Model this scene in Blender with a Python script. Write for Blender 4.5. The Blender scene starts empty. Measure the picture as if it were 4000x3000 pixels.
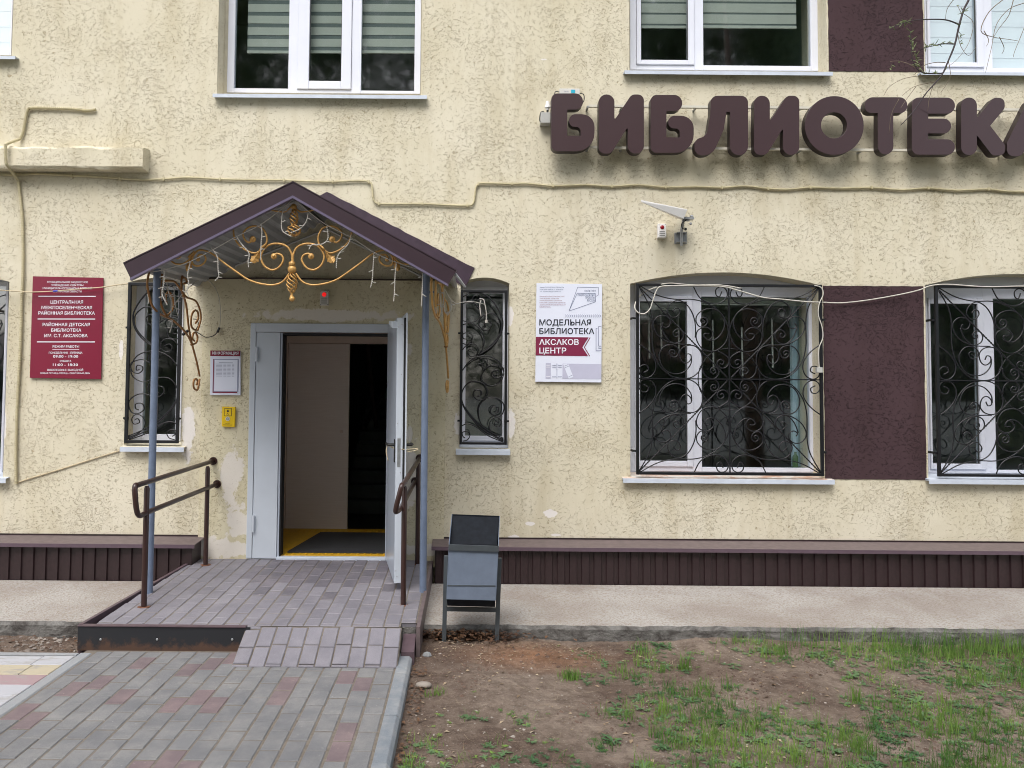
import bpy, math, random
import numpy as np
from mathutils import Matrix, Vector
random.seed(7)
RNG = np.random.default_rng(7)
R = math.radians
sc = bpy.context.scene
col = sc.collection

# ------------------------------------------------------------ camera, sky, sun
FPX, PX, PY = 3000.0, 1820.0, 1410.0
CAMLOC = Vector((0.0, -6.6, 1.62))
PITCH, ROLL = R(2.45), 0.008
CROT = Matrix.Rotation(R(90) + PITCH, 3, 'X') @ Matrix.Rotation(ROLL, 3, 'Z')
cam_d = bpy.data.cameras.new('camera')
cam = bpy.data.objects.new('camera', cam_d)
col.objects.link(cam)
cam.matrix_world = Matrix.Translation(CAMLOC) @ CROT.to_4x4()
cam_d.sensor_width = 36.0
cam_d.lens = FPX / 4000.0 * 36.0
cam_d.shift_x = (2000 - PX) / 4000.0
cam_d.shift_y = -(1500 - PY) / 4000.0
cam_d.clip_start = 0.05
cam_d.clip_end = 600
sc.camera = cam

SUN_EL, SUN_AZ = R(55), R(200)      # sun behind the photographer, veiled by cloud
world = bpy.data.worlds.new('World')
sc.world = world
world.use_nodes = True
wn = world.node_tree
wn.nodes.clear()
wo = wn.nodes.new('ShaderNodeOutputWorld')
bg = wn.nodes.new('ShaderNodeBackground')
sky = wn.nodes.new('ShaderNodeTexSky')
sky.sky_type = 'NISHITA'
sky.sun_disc = False
sky.sun_elevation = SUN_EL
sky.sun_rotation = SUN_AZ
sky.air_density = 1.0
sky.dust_density = 3.5
sky.ozone_density = 1.0
hsv = wn.nodes.new('ShaderNodeHueSaturation')
hsv.inputs['Saturation'].default_value = 0.36
hsv.inputs['Value'].default_value = 1.0
wn.links.new(sky.outputs[0], hsv.inputs['Color'])
wn.links.new(hsv.outputs[0], bg.inputs['Color'])
bg.inputs['Strength'].default_value = 0.15
wn.links.new(bg.outputs[0], wo.inputs[0])
sun_d = bpy.data.lights.new('sun', 'SUN')
sun_d.energy = 1.1
sun_d.angle = R(40)
sun_d.color = (1.0, 0.975, 0.95)
sun = bpy.data.objects.new('sun', sun_d)
col.objects.link(sun)
sdir = Vector((math.sin(SUN_AZ) * math.cos(SUN_EL), math.cos(SUN_AZ) * math.cos(SUN_EL), math.sin(SUN_EL)))
sun.rotation_euler = sdir.to_track_quat('Z', 'Y').to_euler()
sun.location = sdir * 30
sc.view_settings.view_transform = 'Standard'
sc.view_settings.look = 'None'
sc.view_settings.exposure = 0.93
sc.view_settings.gamma = 1.0
sc.view_settings.use_curve_mapping = False
sc.render.engine = 'CYCLES'
sc.cycles.pixel_filter_type = 'BLACKMAN_HARRIS'
sc.cycles.filter_width = 1.0
sc.cycles.max_bounces = 8
sc.cycles.transparent_max_bounces = 16

# ------------------------------------------------------------ photo pixel -> place
def ray(px, py):
    return CROT @ Vector(((px - PX) / FPX, -(py - PY) / FPX, -1.0))
def at(px, py, Y=0.0):
    d = ray(px, py); return CAMLOC + d * ((Y - CAMLOC.y) / d.y)
def atX(px, py, X):
    d = ray(px, py); return CAMLOC + d * ((X - CAMLOC.x) / d.x)
def atZ(px, py, Z):
    d = ray(px, py); return CAMLOC + d * ((Z - CAMLOC.z) / d.z)
def crop(s, ox, oy):
    return lambda x, y: (ox + x / s, oy + y / s)

# ------------------------------------------------------------ materials
def S(r, g, b):
    def f(c):
        c /= 255.0
        return c / 12.92 if c <= 0.04045 else ((c + 0.055) / 1.055) ** 2.4
    return (f(r), f(g), f(b), 1.0)

class NT:
    def __init__(self, name):
        self.m = bpy.data.materials.new(name); self.m.use_nodes = True
        self.t = self.m.node_tree; self.n = self.t.nodes; self.n.clear()
        self.out = self.n.new('ShaderNodeOutputMaterial')
        self.p = self.n.new('ShaderNodeBsdfPrincipled')
        self.L(self.p.outputs[0], self.out.inputs[0])
        self.tc = self.n.new('ShaderNodeTexCoord').outputs['Object']
        self.pos = self.n.new('ShaderNodeNewGeometry').outputs['Position']
        self.rnd = self.n.new('ShaderNodeObjectInfo').outputs['Random']
    def L(self, a, b): self.t.links.new(a, b)
    def set(self, sock, v):
        if hasattr(v, 'is_output') or isinstance(v, bpy.types.NodeSocket): self.L(v, sock)
        else: sock.default_value = v
    def noise(self, scale, detail=3, rough=0.55, dist=0.0, vec=None, out=0):
        n = self.n.new('ShaderNodeTexNoise')
        n.inputs['Scale'].default_value = scale; n.inputs['Detail'].default_value = detail
        n.inputs['Roughness'].default_value = rough; n.inputs['Distortion'].default_value = dist
        self.L(vec if vec is not None else self.tc, n.inputs['Vector'])
        return n.outputs[out]
    def math(self, op, a, b=0.0, c=None, clamp=False):
        n = self.n.new('ShaderNodeMath'); n.operation = op; n.use_clamp = clamp
        self.set(n.inputs[0], a); self.set(n.inputs[1], b)
        if c is not None: self.set(n.inputs[2], c)
        return n.outputs[0]
    def ramp(self, v, stops):
        n = self.n.new('ShaderNodeValToRGB'); e = n.color_ramp.elements
        while len(e) < len(stops): e.new(0.5)
        for k, (p, c) in enumerate(stops):
            e[k].position = p; e[k].color = c if not isinstance(c, (int, float)) else (c, c, c, 1)
        self.L(v, n.inputs[0]); return n.outputs[0]
    def mix(self, fac, a, b, mode='MIX'):
        n = self.n.new('ShaderNodeMix'); n.data_type = 'RGBA'; n.blend_type = mode
        self.set(n.inputs[0], fac); self.set(n.inputs[6], a); self.set(n.inputs[7], b)
        return n.outputs[2]
    def mapscale(self, sx, sy, sz, vec=None):
        n = self.n.new('ShaderNodeMapping'); n.inputs['Scale'].default_value = (sx, sy, sz)
        self.L(vec if vec is not None else self.tc, n.inputs[0]); return n.outputs[0]
    def sep(self, vec=None):
        n = self.n.new('ShaderNodeSeparateXYZ'); self.L(vec if vec is not None else self.pos, n.inputs[0]); return n.outputs
    def bump(self, h, strength=0.3, dist=0.01, normal=None):
        n = self.n.new('ShaderNodeBump'); n.inputs['Strength'].default_value = strength
        n.inputs['Distance'].default_value = dist; self.L(h, n.inputs['Height'])
        if normal is not None: self.L(normal, n.inputs['Normal'])
        self.L(n.outputs[0], self.p.inputs['Normal']); return n.outputs[0]
    def fin(self, color, rough=0.6, metal=0.0, spec=0.5):
        self.set(self.p.inputs['Base Color'], color); self.set(self.p.inputs['Roughness'], rough)
        self.p.inputs['Metallic'].default_value = metal
        self.p.inputs['Specular IOR Level'].default_value = spec
        return self.m

def simple(name, c, rough=0.5, var=0.12, scale=12, metal=0.0, bump=0.0, bscale=60, spec=0.5):
    t = NT(name)
    n = t.noise(scale, 4, 0.6)
    dark = tuple(x * (1 - var) for x in c[:3]) + (1,); lite = tuple(min(1, x * (1 + var)) for x in c[:3]) + (1,)
    c2 = t.mix(t.ramp(n, [(0.3, 0.0), (0.7, 1.0)]), dark, lite)
    if bump: t.bump(t.noise(bscale, 3), bump, 0.004)
    return t.fin(c2, rough, metal, spec)

def patches(t, color, spots, pcol, edge=9.0, amp=0.55):
    """repair patches and bare spots, each an ellipse with a ragged edge on the wall"""
    x, y, z = t.sep()
    n1 = t.noise(edge, 4, 0.65, 0.3, t.pos)
    tot = None
    for (X, Z, rx, rz) in spots:
        a = t.math('DIVIDE', t.math('SUBTRACT', x, X), rx); b = t.math('DIVIDE', t.math('SUBTRACT', z, Z), rz)
        r = t.math('SQRT', t.math('ADD', t.math('MULTIPLY', a, a), t.math('MULTIPLY', b, b)))
        r = t.math('ADD', r, t.math('MULTIPLY', t.math('SUBTRACT', n1, 0.5), amp * 4))
        v = t.math('MULTIPLY', t.math('SUBTRACT', 1.0, r), 7.0, clamp=True)
        tot = v if tot is None else t.math('MAXIMUM', tot, v)
    return t.mix(tot, color, pcol), tot

def stucco(name, base, lite, groove, spots=(), pcol=S(225, 220, 215), strength=0.55, gstr=1.0, top_fade=True):
    t = NT(name)
    P = t.pos
    dens = t.noise(2.3, 3, 0.6, 0.4, P)
    warp = t.n.new('ShaderNodeVectorMath'); warp.operation = 'ADD'
    wsc = t.n.new('ShaderNodeVectorMath'); wsc.operation = 'SCALE'; wsc.inputs['Scale'].default_value = 0.03
    wn_ = t.n.new('ShaderNodeTexNoise'); wn_.inputs['Scale'].default_value = 3.0; t.L(P, wn_.inputs['Vector'])
    t.L(wn_.outputs['Color'], wsc.inputs[0]); t.L(P, warp.inputs[0]); t.L(wsc.outputs[0], warp.inputs[1])
    W = warp.outputs[0]
    a = t.noise(24, 1.2, 0.5, 0.9, W); b = t.noise(28, 1.2, 0.5, 1.3, t.mapscale(0.7, 1, 1.9, W))
    m1 = t.noise(34, 1, 0.5, 0.0, P)
    m2 = t.noise(29, 1, 0.5, 0.0, t.mapscale(1, 1, 1.3, P))
    la = t.math('SUBTRACT', 1.0, t.math('DIVIDE', t.math('ABSOLUTE', t.math('SUBTRACT', a, 0.5)), 0.019), clamp=True)
    lb = t.math('SUBTRACT', 1.0, t.math('DIVIDE', t.math('ABSOLUTE', t.math('SUBTRACT', b, 0.52)), 0.019), clamp=True)
    thr = t.math('MULTIPLY', t.math('SUBTRACT', dens, 0.5), -0.75)
    ka = t.math('MULTIPLY', t.math('SUBTRACT', m1, t.math('ADD', thr, 0.495)), 14, clamp=True)
    kb = t.math('MULTIPLY', t.math('SUBTRACT', m2, t.math('ADD', thr, 0.49)), 14, clamp=True)
    g = t.math('MAXIMUM', t.math('MULTIPLY', la, ka), t.math('MULTIPLY', lb, kb))
    big = t.noise(0.9, 4, 0.6, 0.2, P)
    c = t.mix(t.ramp(big, [(0.32, 0.0), (0.68, 1.0)]), base, lite)
    dirt = t.noise(3.2, 5, 0.7, 0.6, t.mapscale(1, 1, 0.5, P))
    dk = tuple(v * k for v, k in zip(base[:3], (0.82, 0.78, 0.70))) + (1,)
    c = t.mix(t.ramp(dirt, [(0.52, 0.0), (0.75, 0.55)]), c, dk)
    c = t.mix(t.ramp(t.noise(3.0, 4, 0.6, 0.3, t.mapscale(1.6, 1, 0.22, P)), [(0.52, 0.0), (0.70, 0.45)]), c, dk)
    fine = t.noise(75, 3, 0.65, 0, P)
    c = t.mix(t.math('MULTIPLY', t.math('SUBTRACT', fine, 0.5), 0.5, clamp=True), c, dk)
    c = t.mix(t.math('MULTIPLY', g, 0.66 * gstr), c, groove)  # groove tone mixes brownish dirt with shade the weak bump leaves out
    hgt = t.math('SUBTRACT', t.math('MULTIPLY', fine, 0.25), g)
    if spots:
        c, tot = patches(t, c, spots, pcol)
        hgt = t.math('MULTIPLY', hgt, t.math('SUBTRACT', 1.0, t.math('MULTIPLY', tot, 0.8)))
    t.bump(hgt, strength * 1.2, 0.008)
    return t.fin(c, 0.92, 0, 0.25)

def glass_mat(name, tint=(0.76, 0.84, 0.85, 1)):
    t = NT(name); t.n.remove(t.p)
    tr = t.n.new('ShaderNodeBsdfTransparent'); tr.inputs[0].default_value = tint
    gl = t.n.new('ShaderNodeBsdfGlossy'); gl.inputs['Roughness'].default_value = 0.045; gl.inputs[0].default_value = (1, 1, 1, 1)
    ge = t.n.new('ShaderNodeNewGeometry'); dt = t.n.new('ShaderNodeVectorMath'); dt.operation = 'DOT_PRODUCT'
    t.L(ge.outputs['Incoming'], dt.inputs[0]); t.L(ge.outputs['Normal'], dt.inputs[1])
    cs = t.math('SUBTRACT', 1.0, t.math('ABSOLUTE', dt.outputs['Value']), clamp=True)
    bp = t.n.new('ShaderNodeBump'); bp.inputs['Strength'].default_value = 0.05; bp.inputs['Distance'].default_value = 0.02
    t.L(t.noise(1.6, 1, 0.5), bp.inputs['Height']); t.L(bp.outputs[0], gl.inputs['Normal'])
    mx = t.n.new('ShaderNodeMixShader')
    f = t.math('ADD', t.math('MULTIPLY', t.math('POWER', cs, 5.0), 0.78), 0.21, clamp=True)   # double glazing
    t.L(f, mx.inputs[0]); t.L(tr.outputs[0], mx.inputs[1]); t.L(gl.outputs[0], mx.inputs[2])
    t.L(mx.outputs[0], t.out.inputs[0]); return t.m

def paver_mat(name, c1, c2, spot=0.5, rough=0.8, dust=S(175, 168, 158), dustamt=0.35, bump=0.5):
    t = NT(name)
    c = t.mix(t.rnd, c1, c2)
    off = t.n.new('ShaderNodeVectorMath'); off.operation = 'ADD'; t.L(t.pos, off.inputs[0])
    P = off.outputs[0]
    n = t.noise(5, 5, 0.7, 0, P)
    c = t.mix(t.ramp(n, [(0.42, 0.0), (0.7, dustamt)]), c, dust)
    c = t.mix(t.ramp(t.noise(2.2, 5, 0.7, 0.5, P), [(0.5, 0.0), (0.7, 0.35)]), c, tuple(v * 0.7 for v in c1[:3]) + (1,))
    g = t.noise(260, 2, 0.7, 0, P)
    dk = tuple(v * 0.55 for v in c1[:3]) + (1,)
    c = t.mix(t.ramp(g, [(0.5, 0.0), (0.75, spot)]), c, dk)
    w = t.noise(38, 3, 0.7, 0, P)
    c = t.mix(t.ramp(w, [(0.66, 0.0), (0.72, 0.45)]), c, dust)
    t.bump(g, bump, 0.003)
    return t.fin(c, rough, 0, 0.35)

M = {}
wl = lambda px, py, Y=0.0: at(px, py, Y)
def spot(px, py, rx, ry, Y=0.0):
    p = at(px, py, Y); k = (Y + 6.6) / FPX; return (p.x, p.z, rx * k, ry * k)
M['wall'] = stucco('cream_stucco', S(205, 197, 173), S(216, 209, 189), S(148, 128, 90),
    [spot(733, 1690, 26, 120), spot(1790, 1655, 16, 45), spot(1995, 1655, 16, 55), spot(1992, 1235, 12, 40),
     spot(2075, 2045, 24, 8), spot(2152, 2006, 32, 14), spot(2170, 2090, 22, 6), spot(2125, 232, 12, 4), spot(12, 1650, 14, 90),
     spot(2010, 2098, 26, 9), spot(474, 1360, 8, 40)])
M['panel'] = stucco('door_wall_stucco', S(207, 198, 167), S(216, 208, 182), S(148, 126, 86),
    [spot(905, 1850, 46, 110, -.03), spot(1300, 1232, 300, 26, -.03), spot(1600, 1700, 12, 40, -.03), spot(1605, 1850, 40, 130, -.03),
     spot(850, 2140, 150, 40, -.03), spot(930, 2050, 50, 70, -.03), spot(1660, 2150, 90, 24, -.03), spot(1595, 1370, 20, 26, -.03)], pcol=S(222, 215, 204))
M['purple'] = stucco('plum_stucco', S(66, 49, 53), S(73, 55, 59), S(38, 28, 31), strength=0.8, gstr=0.6)
M['patch'] = simple('pale_plaster', S(205, 199, 180), 0.9, 0.12, 8, bump=0.3)
M['pvc'] = simple('white_pvc', S(218, 221, 232), 0.32, 0.03, 3)
M['sillmetal'] = simple('white_sill_metal', S(196, 204, 216), 0.4, 0.08, 9)
t = NT('rusty_sill'); n_ = t.noise(7, 5, 0.7, 0.8, t.mapscale(0.6, 1, 3)); 
M['rustsill'] = t.fin(t.mix(t.ramp(n_, [(0.45, 0.0), (0.62, 0.75)]), S(214, 208, 200), S(186, 128, 92)), 0.6)
M['fascia'] = simple('plum_steel', S(56, 41, 49), 0.38, 0.08, 5)
M['fascialip'] = simple('plum_steel_lip', S(104, 96, 118), 0.3, 0.05, 5)
M['flash'] = simple('plum_mastic', S(60, 46, 58), 0.42, 0.2, 14, bump=0.5, bscale=25)
M['cladding'] = simple('dark_plum_cladding', S(46, 32, 34), 0.42, 0.16, 30, bump=0.15)
M['ledge'] = simple('dusty_ledge_metal', S(100, 88, 88), 0.55, 0.2, 18)
M['ledgelip'] = simple('ledge_lip', S(92, 76, 86), 0.4, 0.08, 10)
M['soffit'] = simple('grey_roof_sheet', S(158, 160, 162), 0.5, 0.1, 6)
M['slot2'] = simple('shallow_slot', S(96, 96, 94), 0.7, 0.05)
M['darkgap'] = simple('dark_seal', S(20, 20, 22), 0.7, 0.1)
M['post'] = simple('blue_grey_paint', S(106, 119, 141), 0.42, 0.12, 14, bump=0.25, bscale=45)
M['rail'] = simple('brown_gloss_paint', S(56, 36, 32), 0.3, 0.12, 20)
M['rust'] = simple('rust', S(112, 74, 54), 0.8, 0.3, 60)
M['gold'] = simple('bronze_gold_paint', S(196, 152, 88), 0.42, 0.15, 25, metal=0.2)
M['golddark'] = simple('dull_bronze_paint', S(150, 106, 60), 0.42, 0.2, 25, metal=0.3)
M['iron'] = simple('black_iron', S(20, 21, 25), 0.4, 0.12, 30)
M['door'] = simple('pale_blue_grey_door', S(196, 203, 212), 0.35, 0.04, 3)
M['doorface'] = simple('door_inner_face', S(172, 180, 192), 0.3, 0.05, 3)
t = NT('pale_ash_veneer'); v = t.noise(4, 4, 0.6, 0.5, t.mapscale(1.2, 1, 22))
M['veneer'] = t.fin(t.mix(v, S(214, 202, 194), S(234, 226, 220)), 0.5)
M['veneer2'] = simple('ash_frame', S(214, 198, 186), 0.5, 0.06, 10)
M['yellowfloor'] = simple('yellow_tactile_mat', S(206, 160, 30), 0.6, 0.12, 20)
M['mat'] = simple('black_rubber_mat', S(44, 45, 48), 0.8, 0.15, 60, bump=0.4)
M['inside'] = simple('interior_green_wall', S(150, 170, 162), 0.8, 0.08, 4)
M['insidefloor'] = simple('interior_floor', S(100, 98, 95), 0.6, 0.1, 4)
M['stair'] = simple('stair_stone', S(120, 124, 122), 0.7, 0.1, 8)
M['darkwood'] = simple('banister_brown', S(58, 42, 38), 0.5, 0.1, 8)
M['glass'] = glass_mat('window_glass')
M['blind'] = simple('blind_fabric', S(196, 194, 182), 0.8, 0.05, 4)
M['sheer'] = simple('blind_sheer_band', S(112, 118, 116), 0.8, 0.05, 40)
M['skyblind'] = simple('sky_reflection_blind', S(236, 238, 240), 0.7, 0.02, 2)  # white stands in for bright sky mirrored in the glass
M['letter'] = simple('plum_letter_acrylic', S(62, 44, 47), 0.36, 0.04, 2)
M['letterside'] = simple('plum_letter_side', S(40, 28, 31), 0.4, 0.05, 4)
M['railwhite'] = simple('cream_sign_rail', S(206, 202, 188), 0.5, 0.05, 8)
M['signred'] = simple('maroon_sign_print', S(122, 26, 52), 0.3, 0.04, 2)
M['white'] = simple('white_print', S(232, 232, 240), 0.45, 0.02, 2)
M['signwhite'] = simple('white_sign_board', S(222, 226, 240), 0.3, 0.02, 2)
M['ink'] = simple('dark_ink', S(28, 30, 48), 0.5, 0.02)
M['inkblue'] = simple('slate_ink', S(84, 96, 132), 0.5, 0.02)
M['inkrose'] = simple('rose_ink', S(150, 100, 118), 0.5, 0.02)
M['banner'] = simple('maroon_banner_print', S(126, 42, 72), 0.35, 0.04)
M['lilac'] = simple('lilac_print', S(188, 188, 208), 0.4, 0.03)
M['lilac2'] = simple('grey_print_line', S(150, 154, 178), 0.4, 0.03)
M['yellow'] = simple('yellow_plastic', S(226, 190, 28), 0.35, 0.04)
M['plastic'] = simple('pale_grey_plastic', S(208, 206, 200), 0.4, 0.04)
M['plasticgrey'] = simple('grey_metal_box', S(176, 176, 172), 0.45, 0.08)
M['whitepl'] = simple('white_plastic', S(226, 224, 222), 0.4, 0.04)
M['slot'] = simple('dark_slot', S(60, 62, 62), 0.7, 0.05)
t = NT('lit_red_lens'); t.p.inputs['Emission Color'].default_value = (1.0, 0.02, 0.02, 1); t.p.inputs['Emission Strength'].default_value = 0.35
M['redlit'] = t.fin(S(210, 20, 24), 0.2)
M['reddim'] = simple('red_lens', S(140, 20, 34), 0.15, 0.1, 60)
M['cyan'] = simple('cyan_label', S(30, 170, 200), 0.4, 0.02)
M['galv'] = simple('galvanised_steel', S(168, 170, 172), 0.35, 0.15, 30, metal=0.6)
M['black'] = simple('black_rubber', S(26, 26, 26), 0.5, 0.05)
M['conduit'] = simple('painted_conduit', S(186, 176, 142), 0.6, 0.15, 16, bump=0.5, bscale=90)
M['cablebeige'] = simple('beige_cable', S(196, 180, 148), 0.5, 0.08)
M['cablegrey'] = simple('pale_grey_cable', S(196, 192, 182), 0.5, 0.06)
M['lights'] = simple('white_light_string', S(188, 184, 176), 0.5, 0.05)
M['blue'] = simple('blue_tape', S(50, 70, 190), 0.4, 0.05)
M['binblue'] = simple('bin_blue_grey_paint', S(108, 119, 136), 0.42, 0.1, 10, bump=0.2, bscale=18)
M['bindark'] = simple('bin_dark_paint', S(24, 28, 34), 0.7, 0.3, 20, bump=0.4, bscale=20, spec=0.15)
M['bingrey'] = simple('bin_grey_paint', S(70, 76, 80), 0.5, 0.12, 20)
# concrete, soil, pavers
t = NT('apron_concrete')
c = t.mix(t.ramp(t.noise(1.3, 5, 0.6, 0.5), [(0.38, 0.0), (0.62, 1.0)]), S(162, 154, 147), S(184, 180, 175))
g = t.noise(60, 5, 0.8)
c = t.mix(t.ramp(g, [(0.46, 0.0), (0.62, 0.75)]), c, S(140, 124, 106))
c = t.mix(t.ramp(t.noise(26, 3, 0.7, 0.4), [(0.70, 0.0), (0.74, 0.7)]), c, S(74, 62, 54))
t.bump(g, 1.0, 0.012); M['apron'] = t.fin(c, 0.9, 0, 0.2)
t = NT('apron_edge_concrete')
c = t.mix(t.ramp(t.noise(6, 5, 0.7, 0.6, t.mapscale(1, 1, 2)), [(0.35, 0.0), (0.65, 1.0)]), S(70, 66, 63), S(132, 130, 126))
t.bump(t.noise(30, 4, 0.7), 1.0, 0.02); M['apronedge'] = t.fin(c, 0.9, 0, 0.2)
t = NT('soil')
n1 = t.noise(0.9, 4, 0.6, 0.3); g = t.noise(60, 5, 0.85); g2 = t.noise(12, 5, 0.75)
c = t.mix(t.ramp(n1, [(0.35, 0.0), (0.62, 1.0)]), S(108, 91, 80), S(156, 141, 127))
x_, y_, z_ = t.sep()
# sandy orange soil by the bin
d1 = t.math('DIVIDE', t.math('SUBTRACT', x_, 0.45), 0.55); d2 = t.math('DIVIDE', t.math('ADD', y_, 1.62), 0.28)
rr = t.math('SQRT', t.math('ADD', t.math('MULTIPLY', d1, d1), t.math('MULTIPLY', d2, d2)))
rr = t.math('ADD', rr, t.math('MULTIPLY', t.math('SUBTRACT', g2, 0.5), 1.2))
c = t.mix(t.math('MULTIPLY', t.math('SUBTRACT', 1.1, rr), 0.8, clamp=True), c, S(164, 122, 92))
c = t.mix(t.ramp(g2, [(0.35, 0.6), (0.6, 0.0)]), c, S(72, 56, 48))
c = t.mix(t.ramp(g, [(0.58, 0.0), (0.66, 0.7)]), c, S(184, 172, 160))
c = t.mix(t.ramp(g, [(0.3, 0.7), (0.42, 0.0)]), c, S(52, 40, 34))
t.bump(t.math('ADD', g, t.math('MULTIPLY', g2, 1.5)), 0.9, 0.02); M['soil'] = t.fin(c, 0.95, 0, 0.15)
M['paver'] = paver_mat('grey_paver', S(112, 112, 114), S(120, 120, 121), 0.45, dust=S(172, 168, 160), dustamt=0.3)
M['paverred'] = paver_mat('red_paver', S(110, 98, 100), S(118, 103, 105), 0.4, dust=S(170, 150, 146), dustamt=0.3)
M['landpaver'] = paver_mat('lilac_grey_paver', S(118, 115, 122), S(130, 127, 134), 0.4, rough=0.6, dust=S(152, 148, 152), dustamt=0.45)
M['landdark'] = paver_mat('worn_dark_paver', S(98, 95, 102), S(110, 106, 114), 0.4, rough=0.6, dust=S(160, 150, 150), dustamt=0.3)
M['joint'] = simple('joint_sand', S(112, 104, 94), 0.95, 0.25, 30, bump=0.5)
M['kerb'] = paver_mat('blue_grey_kerb', S(116, 123, 130), S(128, 134, 140), 0.35, dust=S(186, 182, 174), dustamt=0.4)
M['kerbwhite'] = paver_mat('pale_kerb', S(146, 149, 152), S(160, 161, 163), 0.3, dust=S(150, 140, 130), dustamt=0.4)
def worn(name, c):
    t = NT(name); n = t.noise(6, 5, 0.75, 0.5, t.mapscale(1, 2.5, 1, t.pos))
    cc = t.mix(t.ramp(n, [(0.52, 0.0), (0.64, 0.8)]), c, S(150, 146, 140)); t.bump(n, 0.3, 0.004); return t.fin(cc, 0.8, 0, 0.3)
M['slabwhite'] = worn('white_painted_slab', S(172, 172, 176)); M['slabyellow'] = worn('yellow_painted_slab', S(176, 166, 144))
M['slabpink'] = worn('pink_painted_slab', S(156, 134, 136))
t = NT('rusty_edge_plate'); x_, y_, z_ = t.sep()
n = t.noise(9, 5, 0.7, 0.4, t.mapscale(1, 1, 1.0)); hz = t.math('MULTIPLY', t.math('SUBTRACT', z_, 0.055), 14)
n2 = t.math('ADD', n, t.math('MULTIPLY', hz, 0.25))
M['plate'] = t.fin(t.mix(t.ramp(n2, [(0.36, 0.0), (0.52, 1.0)]), S(80, 58, 46), S(34, 35, 39)), 0.7, 0.1)
M['angle'] = simple('plum_edge_angle', S(88, 72, 78), 0.5, 0.2, 20)
def leafm(name, a, b, rough=0.6):
    t = NT(name)
    return t.fin(t.mix(t.ramp(t.noise(2.2, 3), [(0.35, 0.0), (0.65, 1.0)]), a, b), rough, 0, 0.3)
M['grass'] = leafm('grass_green', S(66, 102, 46), S(120, 148, 68)); M['weed'] = leafm('weed_green', S(62, 92, 58), S(100, 126, 84))
M['dry'] = leafm('dry_leaf', S(124, 102, 78), S(172, 156, 132)); M['drydark'] = leafm('brown_leaf', S(74, 52, 40), S(112, 84, 62))
M['pebble'] = leafm('pebble', S(124, 114, 106), S(164, 156, 146), 0.8); M['clod'] = leafm('soil_clod', S(78, 62, 54), S(116, 96, 84), 0.95)
M['foliage'] = leafm('dark_foliage', S(56, 76, 48), S(92, 112, 66)); M['bark'] = simple('bark', S(74, 60, 50), 0.9, 0.25, 10, bump=0.6, bscale=20)
M['twig'] = simple('twig', S(62, 52, 56), 0.7, 0.15, 30); M['twigfine'] = simple('fine_twig', S(120, 106, 88), 0.7, 0.15, 30)
M['bud'] = leafm('bud_green', S(112, 126, 84), S(136, 146, 104))
M['fencewhite'] = simple('white_fence', S(226, 226, 222), 0.6, 0.06, 4); M['redroof'] = simple('red_roof', S(110, 52, 46), 0.6, 0.1, 4)
M['paleblock'] = simple('pale_house_wall', S(200, 200, 198), 0.8, 0.05, 2); M['asphalt'] = simple('asphalt', S(70, 70, 70), 0.9, 0.15, 20)
M['meadow'] = simple('meadow_ground', S(78, 84, 50), 0.95, 0.25, 3); M['roofing'] = simple('roofing', S(90, 84, 84), 0.8, 0.1, 2)

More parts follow.
